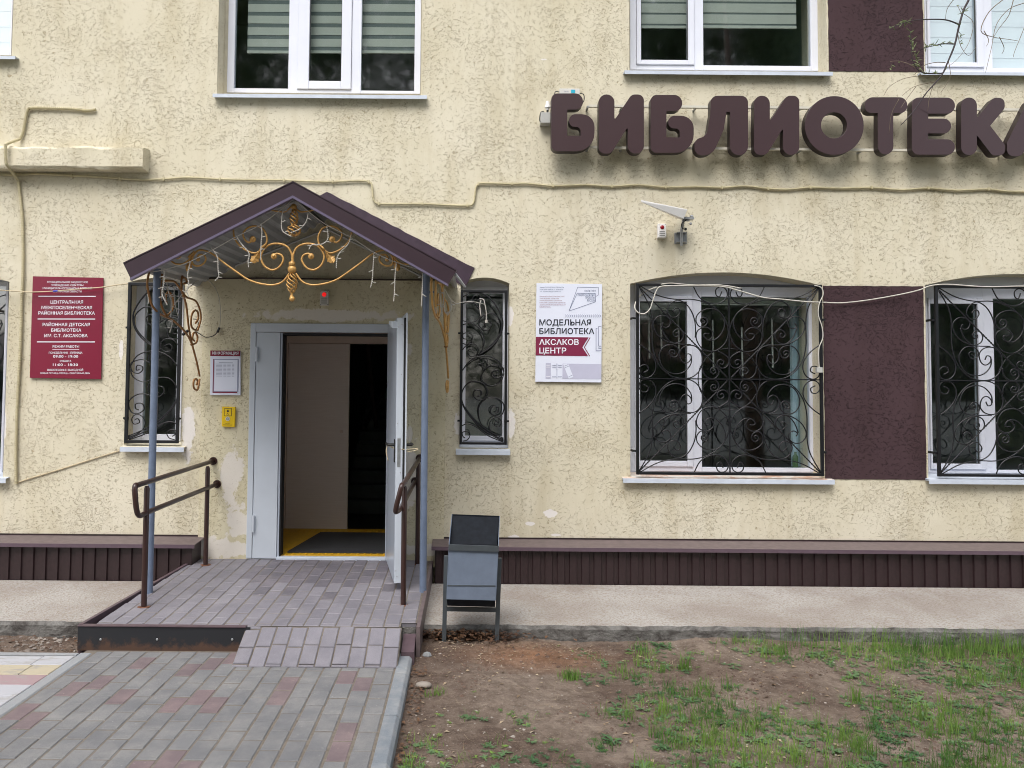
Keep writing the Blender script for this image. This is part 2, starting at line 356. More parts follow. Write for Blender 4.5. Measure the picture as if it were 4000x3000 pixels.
# ------------------------------------------------------------ mesh helpers
ORG = {}
class MB:
    def __init__(s): s.v = []; s.f = []; s.mi = []
    def add(s, vs, fs, mi=0):
        b = len(s.v); s.v += [tuple(v) for v in vs]; s.f += [tuple(b + i for i in f) for f in fs]; s.mi += [mi] * len(fs)
    def box(s, a, b, mi=0):
        (x0, y0, z0), (x1, y1, z1) = [min(p, q) for p, q in zip(a, b)], [max(p, q) for p, q in zip(a, b)]
        s.add([(x0, y0, z0), (x1, y0, z0), (x1, y1, z0), (x0, y1, z0), (x0, y0, z1), (x1, y0, z1), (x1, y1, z1), (x0, y1, z1)],
              [(0, 3, 2, 1), (4, 5, 6, 7), (0, 1, 5, 4), (1, 2, 6, 5), (2, 3, 7, 6), (3, 0, 4, 7)], mi)
    def hexa(s, p, mi=0):   # p: bottom 4 (ccw from above), top 4
        s.add(p, [(0, 3, 2, 1), (4, 5, 6, 7), (0, 1, 5, 4), (1, 2, 6, 5), (2, 3, 7, 6), (3, 0, 4, 7)], mi)
    def ybox(s, p0, p1, y0, y1, mi=0):
        """box between two wall-plane points, from depth y0 to y1"""
        s.box((p0.x, y0, p0.z), (p1.x, y1, p1.z), mi)
    def quadprism(s, pts, y0, y1, mi=0):
        n = len(pts)
        s.add([(p[0], y0, p[1]) for p in pts] + [(p[0], y1, p[1]) for p in pts],
              [tuple(range(n)), tuple(range(2 * n - 1, n - 1, -1))] + [(i, i + n, (i + 1) % n + n, (i + 1) % n) for i in range(n)], mi)
    def tube(s, pts, r, n=8, caps=True, mi=0):
        P = [Vector(p) for p in pts]
        rr = r if isinstance(r, (list, tuple)) else [r] * len(P)
        T = []
        for i in range(len(P)):
            a = P[min(i + 1, len(P) - 1)] - P[max(i - 1, 0)]
            T.append(a.normalized() if a.length > 1e-9 else Vector((0, 0, 1)))
        up = Vector((0, 0, 1)) if abs(T[0].z) < 0.9 else Vector((1, 0, 0))
        u = T[0].cross(up).normalized(); vs = []
        for i, p in enumerate(P):
            u = (u - T[i] * u.dot(T[i]));
            if u.length < 1e-6: u = T[i].orthogonal()
            u.normalize(); w = T[i].cross(u)
            for k in range(n):
                a = 2 * math.pi * k / n
                vs.append(p + (u * math.cos(a) + w * math.sin(a)) * rr[i])
        fs = []
        for i in range(len(P) - 1):
            for k in range(n):
                a = i * n + k; b = i * n + (k + 1) % n
                fs.append((a, a + n, b + n, b))
        if caps: fs += [tuple(range(n)), tuple(range(len(P) * n - 1, (len(P) - 1) * n - 1, -1))]
        s.add(vs, fs, mi)
    def ball(s, c, r, n=10, m=7, sc3=(1, 1, 1), mi=0):
        vs = []; fs = []
        for i in range(m + 1):
            th = math.pi * i / m
            for k in range(n):
                a = 2 * math.pi * k / n
                vs.append((c[0] + r * sc3[0] * math.sin(th) * math.cos(a), c[1] + r * sc3[1] * math.sin(th) * math.sin(a), c[2] + r * sc3[2] * math.cos(th)))
        for i in range(m):
            for k in range(n):
                fs.append((i * n + k, (i + 1) * n + k, (i + 1) * n + (k + 1) % n, i * n + (k + 1) % n))
        s.add(vs, fs, mi)
    def build(s, name, mat, parent=None, smooth=False, bevel=0.0, **props):
        v = np.array(s.v, dtype=float)
        c = Vector(((v.min(0) + v.max(0)) / 2).tolist())
        me = bpy.data.meshes.new(name)
        me.from_pydata([tuple(Vector(p) - c) for p in s.v], [], s.f)
        mats = mat if isinstance(mat, (list, tuple)) else [mat]
        for m in mats: me.materials.append(m)
        if len(mats) > 1: me.polygons.foreach_set('material_index', s.mi)
        if smooth:
            me.polygons.foreach_set('use_smooth', [True] * len(me.polygons))
            if smooth != 'all':
                try: me.set_sharp_from_angle(angle=R(40))
                except Exception: pass
        me.update()
        return link(name, me, c, parent, bevel, **props)
def link(name, me, c, parent=None, bevel=0.0, **props):
    o = bpy.data.objects.new(name, me); col.objects.link(o)
    c = Vector(c); ORG[o.name] = c
    if parent is not None:
        o.parent = parent; o.location = c - ORG[parent.name]
    else: o.location = c
    if bevel:
        b = o.modifiers.new('bevel', 'BEVEL'); b.width = bevel; b.segments = 2; b.limit_method = 'ANGLE'; b.angle_limit = R(40)
    for k, v in props.items(): o[k] = v
    return o
def thing(name, label, cat, loc, group=None):
    o = bpy.data.objects.new(name, None); col.objects.link(o); o.location = loc; o.empty_display_size = 0.1
    ORG[o.name] = Vector(loc); o['label'] = label; o['category'] = cat
    if group: o['group'] = group
    return o
def copy_tree(o, delta, parent=None):
    c = o.copy(); col.objects.link(c)
    if parent is not None: c.parent = parent
    else: c.location = Vector(o.location) + Vector(delta)
    ORG[c.name] = ORG[o.name] + Vector(delta)
    for ch in list(o.children): copy_tree(ch, delta, c)
    return c
def spline(pts, sub=5):
    P = [Vector(p) for p in pts]
    if len(P) < 3: return P
    out = []
    for i in range(len(P) - 1):
        p0 = P[max(i - 1, 0)]; p1 = P[i]; p2 = P[i + 1]; p3 = P[min(i + 2, len(P) - 1)]
        for k in range(sub):
            t = k / sub
            out.append(0.5 * ((2 * p1) + (p2 - p0) * t + (2 * p0 - 5 * p1 + 4 * p2 - p3) * t * t + (3 * p1 - p0 - 3 * p2 + p3) * t ** 3))
    out.append(P[-1]); return out
def curve_fill(loops, y0, y1):
    """loops of (x,z): first outer then holes -> mesh slab between y0 and y1 (MB)"""
    cu = bpy.data.curves.new('tmp', 'CURVE'); cu.dimensions = '2D'; cu.fill_mode = 'BOTH'
    for lp in loops:
        s = cu.splines.new('POLY'); s.points.add(len(lp) - 1)
        for k, (x, z) in enumerate(lp): s.points[k].co = (x, z, 0, 1)
        s.use_cyclic_u = True
    cu.extrude = abs(y1 - y0) / 2
    ob = bpy.data.objects.new('tmp', cu); me = bpy.data.meshes.new_from_object(ob)
    ym = (y0 + y1) / 2; mb = MB()
    vs = [(v.co.x, ym - v.co.z, v.co.y) for v in me.vertices]
    mb.add(vs, [tuple(p.vertices) for p in me.polygons])
    bpy.data.objects.remove(ob); bpy.data.curves.remove(cu); bpy.data.meshes.remove(me)
    # weld and make normals consistent
    import bmesh
    bm = bmesh.new(); tm = bpy.data.meshes.new('w'); tm.from_pydata(mb.v, [], mb.f); bm.from_mesh(tm)
    bmesh.ops.remove_doubles(bm, verts=bm.verts, dist=1e-5); bmesh.ops.recalc_face_normals(bm, faces=bm.faces)
    bm.to_mesh(tm); bm.free(); out = MB()
    out.add([tuple(v.co) for v in tm.vertices], [tuple(p.vertices) for p in tm.polygons]); bpy.data.meshes.remove(tm)
    return out
def rounded(pts, seg=7):
    out = []; n = len(pts)
    for i in range(n):
        x, y, r = pts[i]; p = Vector((x, y)); a = Vector(pts[i - 1][:2]); b = Vector(pts[(i + 1) % n][:2])
        ua = (a - p); ub = (b - p); la, lb = ua.length, ub.length; ua.normalize(); ub.normalize()
        ang = math.acos(max(-1, min(1, ua.dot(ub))))
        if r < 0.5 or ang > 3.1: out.append((x, y)); continue
        tl = min(r / math.tan(ang / 2), la * 0.498, lb * 0.498); rr = tl * math.tan(ang / 2)
        c = p + (ua + ub).normalized() * (rr / math.sin(ang / 2))
        s0 = p + ua * tl - c; s1 = p + ub * tl - c
        a0 = math.atan2(s0.y, s0.x); a1 = math.atan2(s1.y, s1.x); d = (a1 - a0 + math.pi) % (2 * math.pi) - math.pi
        for k in range(seg + 1):
            a_ = a0 + d * k / seg; out.append((c.x + rr * math.cos(a_), c.y + rr * math.sin(a_)))
    return out

def text_part(s, pL, pR, hgt, Y, mat, parent, bold=0.0, name='lettering', align='C', fit=True, shear=0.0):
    """one printed line between wall points pL and pR (x extents), cap height hgt, baseline through pL.z..pR.z"""
    cu = bpy.data.curves.new('t', 'FONT'); cu.body = s; cu.size = 1.0; cu.resolution_u = 2; cu.offset = bold
    ob = bpy.data.objects.new('t', cu); me = bpy.data.meshes.new_from_object(ob)
    if not len(me.vertices): bpy.data.objects.remove(ob); return None
    v = np.array([tuple(p.co) for p in me.vertices])
    x0, x1 = v[:, 0].min(), v[:, 0].max(); cap = 0.73
    sx = (pR.x - pL.x) / (x1 - x0); sz = hgt / cap; k = (pR.z - pL.z) / (pR.x - pL.x)
    X = pL.x + (v[:, 0] - x0) * sx; Z = pL.z + (X - pL.x) * k + v[:, 1] * sz
    mb = MB(); mb.add([(a, Y, b) for a, b in zip(X, Z)], [tuple(p.vertices) for p in me.polygons])
    bpy.data.objects.remove(ob); bpy.data.meshes.remove(me); bpy.data.curves.remove(cu)
    return mb.build(name, mat, parent)

exec_sections = []

# ------------------------------------------------------------ ground
def sheet(name, x0, x1, y0, y1, z, mat, label_kind='structure'):
    mb = MB(); mb.add([(x0, y0, z), (x1, y0, z), (x1, y1, z), (x0, y1, z)], [(0, 1, 2, 3)])
    o = mb.build(name, mat); o['kind'] = label_kind; return o
sheet('ground', -150, 150, -160, 150, -0.16, M['meadow'])
sheet('road', -60, 60, -13.2, -8.6, -0.10, M['asphalt'])

def vnoise(x, y, seed, s):
    r = np.random.default_rng(seed).random((64, 64))
    xi = x * s; yi = y * s; i = np.floor(xi).astype(int); j = np.floor(yi).astype(int); fx = xi - i; fy = yi - j
    fx = fx * fx * (3 - 2 * fx); fy = fy * fy * (3 - 2 * fy)
    g = lambda a, b: r[a % 64, b % 64]
    return (g(i, j) * (1 - fx) + g(i + 1, j) * fx) * (1 - fy) + (g(i, j + 1) * (1 - fx) + g(i + 1, j + 1) * fx) * fy
def soil_z(x, y):
    x = np.asarray(x, float); y = np.asarray(y, float)
    z = -0.05 + 0.05 * (vnoise(x, y, 1, 1.1) - 0.5) + 0.022 * (vnoise(x, y, 2, 4.3) - 0.5) + 0.010 * (vnoise(x, y, 3, 14) - 0.5) + 0.007 * (vnoise(x, y, 4, 37) - 0.5)
    z += 0.02 * np.clip((y + 1.8) / 0.5, 0, 1)
    return z
def grid_sheet(name, xs, ys, zf, mat):
    X, Y = np.meshgrid(xs, ys); Z = zf(X, Y); nx, ny = len(xs), len(ys)
    v = np.stack([X.ravel(), Y.ravel(), Z.ravel()], 1)
    idx = np.arange(nx * ny).reshape(ny, nx)
    f = np.stack([idx[:-1, :-1].ravel(), idx[:-1, 1:].ravel(), idx[1:, 1:].ravel(), idx[1:, :-1].ravel()], 1)
    me = bpy.data.meshes.new(name); me.from_pydata(v.tolist(), [], f.tolist()); me.materials.append(mat)
    me.polygons.foreach_set('use_smooth', [True] * len(me.polygons))
    o = link(name, me, (0, 0, 0)); o['kind'] = 'structure'; return o
grid_sheet('soil', np.linspace(-0.32, 7.0, 330), np.linspace(-5.2, -1.24, 200), soil_z, M['soil'])
grid_sheet('soil_strip', np.linspace(-6.5, -2.3, 160), np.linspace(-1.86, -1.24, 30),
           lambda x, y: -0.04 + 0.03 * (vnoise(x, y, 5, 6) - 0.5) + 0.02 * (vnoise(x, y, 6, 22) - 0.5), M['soil'])

# concrete apron along the wall, with a crumbled front edge
def apron(name, x0, x1):
    xs = np.linspace(x0, x1, int((x1 - x0) / 0.03)); mb = MB()
    e = 0.018 * (vnoise(xs, xs * 0, 8, 9) - 0.5) + 0.014 * (vnoise(xs, xs * 0, 9, 23) - 0.5)
    zt = 0.006 * (vnoise(xs, xs * 0, 10, 15) - 0.5)
    n = len(xs); v = []
    for i, x in enumerate(xs):
        v += [(x, -0.25, 0.068), (x, -1.30 + e[i], 0.050 + zt[i]), (x, -1.325 + e[i] * 0.6, 0.030 + zt[i]), (x, -1.33 + e[i] * 0.3, -0.12)]
    for i in range(n - 1):
        a, b = 4 * i, 4 * i + 4
        mb.add([], [])
    mb.v = v
    for i in range(n - 1):
        a, b = 4 * i, 4 * i + 4
        mb.f += [(a, a + 1, b + 1, b), (a + 1, a + 2, b + 2, b + 1), (a + 2, a + 3, b + 3, b + 2)]; mb.mi += [0, 1, 1]
    mb.f = [tuple(q) for q in mb.f]
    o = mb.build(name, [M['apron'], M['apronedge']]); o['kind'] = 'structure'; return o
apron('pavement_apron', -0.27, 6.5)
apron('pavement_apron', -6.5, -2.33)

# ------------------------------------------------------------ pavers
def paver_mesh(name, w, l, h=0.05, ch=0.004, mat=None):
    a, b = w / 2, l / 2
    v = [(-a, -b, -h), (a, -b, -h), (a, b, -h), (-a, b, -h), (-a, -b, -ch), (a, -b, -ch), (a, b, -ch), (-a, b, -ch),
         (-a + ch, -b + ch, 0), (a - ch, -b + ch, 0), (a - ch, b - ch, 0), (-a + ch, b - ch, 0)]
    f = [(0, 1, 5, 4), (1, 2, 6, 5), (2, 3, 7, 6), (3, 0, 4, 7), (4, 5, 9, 8), (5, 6, 10, 9), (6, 7, 11, 10), (7, 4, 8, 11), (8, 9, 10, 11)]
    me = bpy.data.meshes.new(name); me.from_pydata(v, [], f); me.materials.append(mat); me.update(); return me
PCACHE = {}
def place_paver(parent, cx, cy, w, l, z, mat, slope=0.0, name='paver'):
    key = (round(w, 3), round(l, 3), mat.name)
    if key not in PCACHE: PCACHE[key] = paver_mesh('paver', w, l, mat=mat)
    o = bpy.data.objects.new(name, PCACHE[key]); col.objects.link(o); o.parent = parent
    o.location = Vector((cx, cy, z + random.uniform(-0.0025, 0.0015))) - ORG[parent.name]
    o.rotation_euler = (slope + random.uniform(-1, 1) * 0.006, random.uniform(-1, 1) * 0.006, random.uniform(-1, 1) * 0.006)
    return o
def base_sheet(name, pts, mat):
    mb = MB(); mb.add(pts, [tuple(range(len(pts)))]); o = mb.build(name, mat); o['kind'] = 'structure'; return o

# walkway of grey pavers with red ones strewn in
WX0, WX1, WY1 = -2.285, -0.405, -1.74
walk = base_sheet('walkway', [(-2.36, -7, -0.0045), (-0.33, -7, -0.0045), (-0.33, -1.70, -0.0045), (-2.36, -1.70, -0.0045)], M['joint'])
cD = crop(1.2289, 0, 2050)
reds = [(1035, 605), (1000, 640), (950, 690), (1100, 655), (650, 685), (535, 725), (390, 760), (545, 855), (785, 885), (925, 840), (980, 880),
        (1345, 765), (1290, 835), (1690, 760), (1765, 795), (1690, 1030), (1650, 1120), (60, 925), (90, 975), (780, 1130), (860, 1163), (640, 1160)]
redpts = [atZ(*cD(*p), 0.0) for p in reds]
ncol = 18; pitch = (WX1 - WX0) / ncol; mbs = MB()
for c_ in range(ncol):
    cx = WX0 + (c_ + 0.5) * pitch; y = WY1; k = 0
    while y > -5.6:
        L = 0.2 if (k or c_ % 2 == 0) else 0.1
        cy = y - L / 2
        red = any(abs(p.x - cx) < pitch / 2 and abs(p.y - cy) < L / 2 for p in redpts) or (y < -3.7 and random.random() < 0.08)
        gapx = 0.004 + (0.006 if (c_ > 11 and y < -2.5) else 0)
        if y > -3.62: place_paver(walk, cx, cy, pitch - gapx - .003, L - 0.009, 0.0, M['paverred'] if red else M['paver'])
        else: mbs.box((cx - pitch / 2 + 0.003, cy - L / 2 + 0.003, -0.03), (cx + pitch / 2 - 0.003, cy + L / 2 - 0.003, random.uniform(-0.002, 0.001)))
        y -= L + 0.001; k += 1
o = mbs.build('paver_field', M['paver'], walk); o['kind'] = 'stuff'
# kerb stones
def kerb(parent, x0, x1, y0, y1, z, mat, ch):
    mb = MB(); w = x1 - x0
    prof = [(x0, -0.15), (x1, -0.15), (x1, z - ch), (x1 - ch, z), (x0, z)]
    n = len(prof); mb.add([(p[0], y0, p[1]) for p in prof] + [(p[0], y1, p[1]) for p in prof],
        [tuple(range(n)), tuple(range(2 * n - 1, n - 1, -1))] + [(i, i + n, (i + 1) % n + n, (i + 1) % n) for i in range(n)])
    return mb.build('kerb_stone', mat, parent, bevel=0.004)
for y0, y1, dz in ((-2.08, -1.75, 0.0), (-2.66, -2.085, 0.0), (-3.16, -2.665, -0.002), (-4.15, -3.165, 0.0), (-5.2, -4.155, 0.0)):
    kerb(walk, -0.398, -0.315 + dz, y0, y1, 0.004 + dz, M['kerb'], 0.018)
for y0, y1 in ((-2.72, -1.78), (-3.72, -2.725), (-5.2, -3.725)):
    kerb(walk, -2.365, -2.292, y0, y1, 0.003, M['kerbwhite'], 0.01)
# side pavement of painted slabs, left
side = base_sheet('side_pavement', [(-8, -7, -0.012), (-2.37, -7, -0.012), (-2.37, -1.80, -0.012), (-8, -1.80, -0.012)], M['joint'])
rows = ['slabwhite', 'slabyellow', 'slabpink', 'slabwhite', 'slabwhite', 'paver', 'paver', 'slabyellow', 'slabpink', 'slabwhite']
mb = MB(); mb.box((-8, -1.825, -0.12), (-2.372, -1.785, 0.004)); mb.build('kerb_stone', M['kerbwhite'], side, bevel=0.003)
y = -1.83
for k, rn in enumerate(rows):
    x = -2.372 + (0.0 if k % 2 else 0.0) - 0.0; first = True
    while x > -4.6 - 0.3 * 0:
        L = 0.3 if not first else (0.19, 0.17, 0.28, 0.2, 0.1, 0.25, 0.15, 0.2, 0.28, 0.1)[k]
        o = place_paver(side, x - L / 2, y - 0.0775, L - 0.005, 0.15, 0.0, M[rn], name='slab'); x -= L; first = False
    y -= 0.155

# landing in front of the door, and its short ramp
def zl(y): return 0.21 - (-(y) - 0.05) / 1.60 * 0.062          # landing falls gently away from the door
land = base_sheet('porch_landing', [(-2.33, -1.68, zl(-1.68) - 0.004), (-0.40, -1.68, zl(-1.68) - 0.004), (-0.40, -1.60, zl(-1.60) - 0.004), (-0.30, -1.60, zl(-1.60) - 0.004), (-0.285, 0.02, 0.208), (-2.255, 0.02, 0.208)], M['joint'])
lx1 = -0.305; lp = 0.1015; slope = math.atan(0.062 / 1.6)
for c_ in range(21):
    cx = lx1 - (c_ + 0.5) * lp; y = -0.035; k = 0
    while y > (-1.675 if c_ else -1.59):
        L = 0.2 if (k or c_ % 2) else 0.1
        y2 = max(y - L, -1.678 if c_ else -1.60); cy = (y + y2) / 2
        left = -2.255 - 0.09 * (-(cy) / 1.68) - 0.01
        xl = max(cx - lp / 2, left); w = cx + lp / 2 - xl
        if y - y2 > 0.02 and w > 0.025:
            worn_ = math.hypot((cx + 1.15) / 0.55, (cy + 0.45) / 0.5) < 1 + random.uniform(-.35, .35)
            place_paver(land, (xl + cx + lp / 2) / 2, cy, w - 0.007, y - y2 - 0.008, zl(cy), M['landdark'] if worn_ else M['landpaver'], slope)
        y = y2 - 0.0005; k += 1
# ramp, ten columns wide
RX0, RX1 = -1.372, -0.392; rp = (RX1 - RX0) / 10; RY0, RY1 = -1.68, -2.0; RZ0, RZ1 = zl(-1.68), 0.004
ramp_len = math.hypot(RY0 - RY1, RZ0 - RZ1); ra = math.atan2(RZ0 - RZ1, RY0 - RY1)
mb = MB(); mb.add([(RX0, RY0, RZ0 - 0.007), (RX0, RY1, RZ1 - 0.012), (RX1, RY1, RZ1 - 0.012), (RX1, RY0, RZ0 - 0.007), (RX0, RY0, -0.05), (RX1, RY0, -0.05)],
                  [(0, 1, 2, 3), (0, 4, 1), (3, 2, 5)]); mb.build('ramp_bed', M['joint'], land)
for c_ in range(10):
    cx = RX1 - (c_ + 0.5) * rp
    cuts = [0.0, 0.5, 1.0] if c_ % 2 == 0 else [0.0, 0.09, 0.55, 0.93, 1.0]
    if c_ % 2 == 0 and c_ < 9: cuts = [0.0, 0.02, 0.52, 1.0]
    if c_ in (1, 3, 5, 7): cuts = [0.0, 0.46, 0.93, 1.0]
    for a, b in zip(cuts[:-1], cuts[1:]):
        L = (b - a) * ramp_len
        if L < 0.012: continue
        m_ = (a + b) / 2; cy = RY0 + (RY1 - RY0) * m_; cz = RZ0 + (RZ1 - RZ0) * m_
        place_paver(land, cx, cy, rp - 0.008, L - 0.008, cz, M['landpaver'], ra)
# steel edging round the landing
z0 = zl(-1.68)
mb = MB(); mb.box((-2.42, -1.716, -0.005), (RX0 + 0.03, -1.70, z0 - 0.004)); mb.build('edge_plate', M['plate'], land)
mb = MB(); mb.box((-2.422, -1.722, z0 - 0.002), (RX0 + 0.005, -1.68, z0 + 0.003)); mb.build('edge_angle', M['angle'], land)
mb = MB(); mb.hexa([(-2.425, -1.70, -0.05), (-2.40, -1.70, -0.05), (-2.262, -0.22, -0.05), (-2.285, -0.22, -0.05),
                    (-2.425, -1.70, z0 + 0.006), (-2.40, -1.70, z0 + 0.006), (-2.262, -0.22, 0.212), (-2.285, -0.22, 0.212)]); mb.build('edge_angle', M['angle'], land)
mb = MB(); mb.hexa([(-0.30, -1.70, -0.10), (-0.275, -1.70, -0.10), (-0.262, -0.10, -0.10), (-0.285, -0.10, -0.10),
                    (-0.30, -1.70, z0 + 0.006), (-0.275, -1.70, z0 + 0.006), (-0.262, -0.10, 0.222), (-0.285, -0.10, 0.222)]); mb.build('edge_angle', M['ledge'], land)
mb = MB(); mb.hexa([(-0.385, -1.80, -0.05), (-0.305, -1.80, -0.05), (-0.305, -1.62, -0.05), (-0.385, -1.62, -0.05),
                    (-0.385, -1.80, 0.03), (-0.305, -1.80, 0.03), (-0.305, -1.62, 0.085), (-0.385, -1.62, 0.085)]); mb.build('end_cap', M['angle'], land)
for px in (652 / 1.659, 1018 / 1.659, 1505 / 1.659):
    p = at(px, 2498, -1.717); mb = MB(); mb.ball((p.x, -1.718, p.z), 0.008, 8, 5, (1, .5, 1)); mb.build('screw', M['galv'], land, smooth=True)
mb = MB(); mb.box((-2.24, -1.6, -0.1), (-0.31, 0.4, 0.12)); mb.build('landing_core', M['apronedge'], land)

# ------------------------------------------------------------ the building
bld = thing('library_building', 'two storey cream stucco library building with plum panels and plum metal plinth', 'building', (0, 0, 0))
def arch(x0, x1, zb, zs, zt, n=14):
    pts = [(x0, zb), (x1, zb)]
    for k in range(n + 1):
        t = k / n; x = x1 + (x0 - x1) * t; pts.append((x, zs + (zt - zs) * (1 - (2 * t - 1) ** 2)))
    return pts
UT = 5.75
OPEN = {  # opening on the wall face: left px, right px, mid-height px, bottom px, arch spring px, arch top px
 'w0': dict(l=-740, r=50, b=222), 'w1': dict(l=853, r=1652, b=372), 'w2': dict(l=2458, r=3229, b=286), 'w3': dict(l=3610, r=4380, b=292),
 'w8': dict(l=-700, r=24, b=1868, s=1098, t=1052), 'w4': dict(l=493, r=715, b=1738, s=1104, t=1086), 'w5': dict(l=1797, r=1988, b=1750, s=1106, t=1084),
 'w6': dict(l=2462, r=3209, b=1870, s=1111, t=1064), 'w7': dict(l=3620, r=4367, b=1874, s=1117, t=1070)}
holes = []
for k, o_ in OPEN.items():
    up = 's' not in o_; my = 100 if up else (o_['b'] + o_['s']) / 2; mx = (o_['l'] + o_['r']) / 2
    x0 = at(o_['l'], my).x; x1 = at(o_['r'], my).x; zb = at(mx, o_['b']).z
    o_['X0'], o_['X1'], o_['ZB'] = x0, x1, zb
    if up: o_['ZT'] = UT; holes.append([(x0, zb), (x1, zb), (x1, UT), (x0, UT)])
    else:
        zs = at(mx, o_['s']).z; o_['ZT'] = at(mx, o_['t']).z; holes.append(arch(x0, x1, zb, zs, o_['ZT']))
DX0, DX1, DZ0, DZ1 = at(1000, 1600, -.03).x, at(1540, 1600, -.03).x, 0.19, at(1250, 1270, -.03).z
holes.append([(DX0, DZ0), (DX1, DZ0), (DX1, DZ1), (DX0, DZ1)])
curve_fill([[(-6.6, -0.3), (6.6, -0.3), (6.6, 6.6), (-6.6, 6.6)]] + holes, 0.0, 0.50).build('wall', M['wall'], bld)
# door wall: a skim of render standing 3 cm proud
PXL, PXR, PZT = at(787, 1500, -.03).x, at(1738, 1600, -.03).x, at(1250, 1093, -.03).z
curve_fill([[(PXL, 0.15), (PXR, 0.15), (PXR, PZT), (PXL, PZT)], [(DX0, DZ0), (DX1, DZ0), (DX1, DZ1), (DX0, DZ1)]], -0.03, 0.002).build('door_wall_render', M['panel'], bld)
mb = MB(); mb.tube(spline([(PXL, -0.03, PZT + .004), (-1.6, -.034, PZT + .01), (-1.0, -.034, PZT + .004), (PXR, -.032, PZT + .006)]), 0.006); mb.build('cable', M['darkwood'], bld)
# plum stucco panels
def flat_panel(c0, c1, mat, name='plum_panel'):
    p0, p1 = at(*c0), at(*c1); xs = []; rr = random.Random(3)
    pts = []
    n = 26
    for i in range(n): pts.append((p0.x + (p1.x - p0.x) * i / n, p1.z + rr.uniform(-.002, .002)))
    for i in range(n): pts.append((p1.x + rr.uniform(-.003, .003), p1.z + (p0.z - p1.z) * i / n))
    for i in range(n): pts.append((p1.x + (p0.x - p1.x) * i / n, p0.z + rr.uniform(-.002, .002)))
    for i in range(n): pts.append((p0.x + rr.uniform(-.003, .003), p0.z + (p1.z - p0.z) * i / n))
    curve_fill([pts], -0.005, 0.003).build(name, mat, bld)
flat_panel((3230, -300), (3608, 281), M['purple'])
flat_panel((3214, 1116), (3618, 1874), M['purple'])
# shell of the building so that rooms are closed
mb = MB(); mb.box((-6.6, 0.50, 6.3), (6.6, 9, 6.6)); mb.build('roof', M['roofing'], bld)
mb = MB(); mb.box((-6.6, 0.50, 3.05), (6.6, 9, 3.25)); mb.build('floor_slab', M['inside'], bld)
mb = MB(); mb.box((-6.6, 0.50, -0.3), (6.6, 9, 0.13)); mb.build('floor_slab', M['insidefloor'], bld)
for x in (-6.6, 6.4):
    mb = MB(); mb.box((x, 0.50, 0.13), (x + .2, 9, 6.3)); mb.build('side_wall', M['inside'], bld)
mb = MB(); mb.box((-6.4, 8.8, 0.13), (6.4, 9, 6.3)); mb.build('back_wall', M['inside'], bld)
for x in (-2.62, -0.42, 4.1):      # room partitions
    mb = MB(); mb.box((x, 0.502, 0.13), (x + .12, 8.8, 3.05)); mb.build('partition', M['inside'], bld)
for x in (-3.2, 0.6, 3.25):
    mb = MB(); mb.box((x, 0.502, 3.25), (x + .12, 8.8, 6.3)); mb.build('partition', M['inside'], bld)
mb = MB(); mb.box((-6.4, 3.0, 3.26), (6.4, 3.1, 6.29)); mb.build('partition', M['inside'], bld)
# relief beam, left
pA, pB = at(0, 582, -.0), at(565, 583, -.0); xs = np.linspace(-5.4, at(560, 620, -.13).x, 70); mb = MB(); v = []
zt = at(300, 578, -.0).z - .01; zb = at(300, 655, -.14).z
for i, x in enumerate(xs):
    j = 0.026 * (vnoise(np.array([x]), np.array([0.3]), 12, 11)[0] - .5); j2 = 0.026 * (vnoise(np.array([x]), np.array([0.7]), 13, 14)[0] - .5)
    v += [(x, 0.002, zt + j), (x, -.10, zt - .015 + j), (x, -.135, zt - .035 + j2), (x, -.14 + j, zb + .015), (x, -.125, zb + j2), (x, .002, zb - .002)]
mb.v = v
for i in range(len(xs) - 1):
    for k in range(5): mb.f.append((6 * i + k, 6 * i + k + 1, 6 * i + 7 + k, 6 * i + 6 + k)); mb.mi.append(0)
e = 6 * (len(xs) - 1); mb.f.append(tuple(e + k for k in range(6))); mb.mi.append(0)
mb.build('relief_beam', M['wall'], bld)
zt_beam, zb_beam = zt, zb
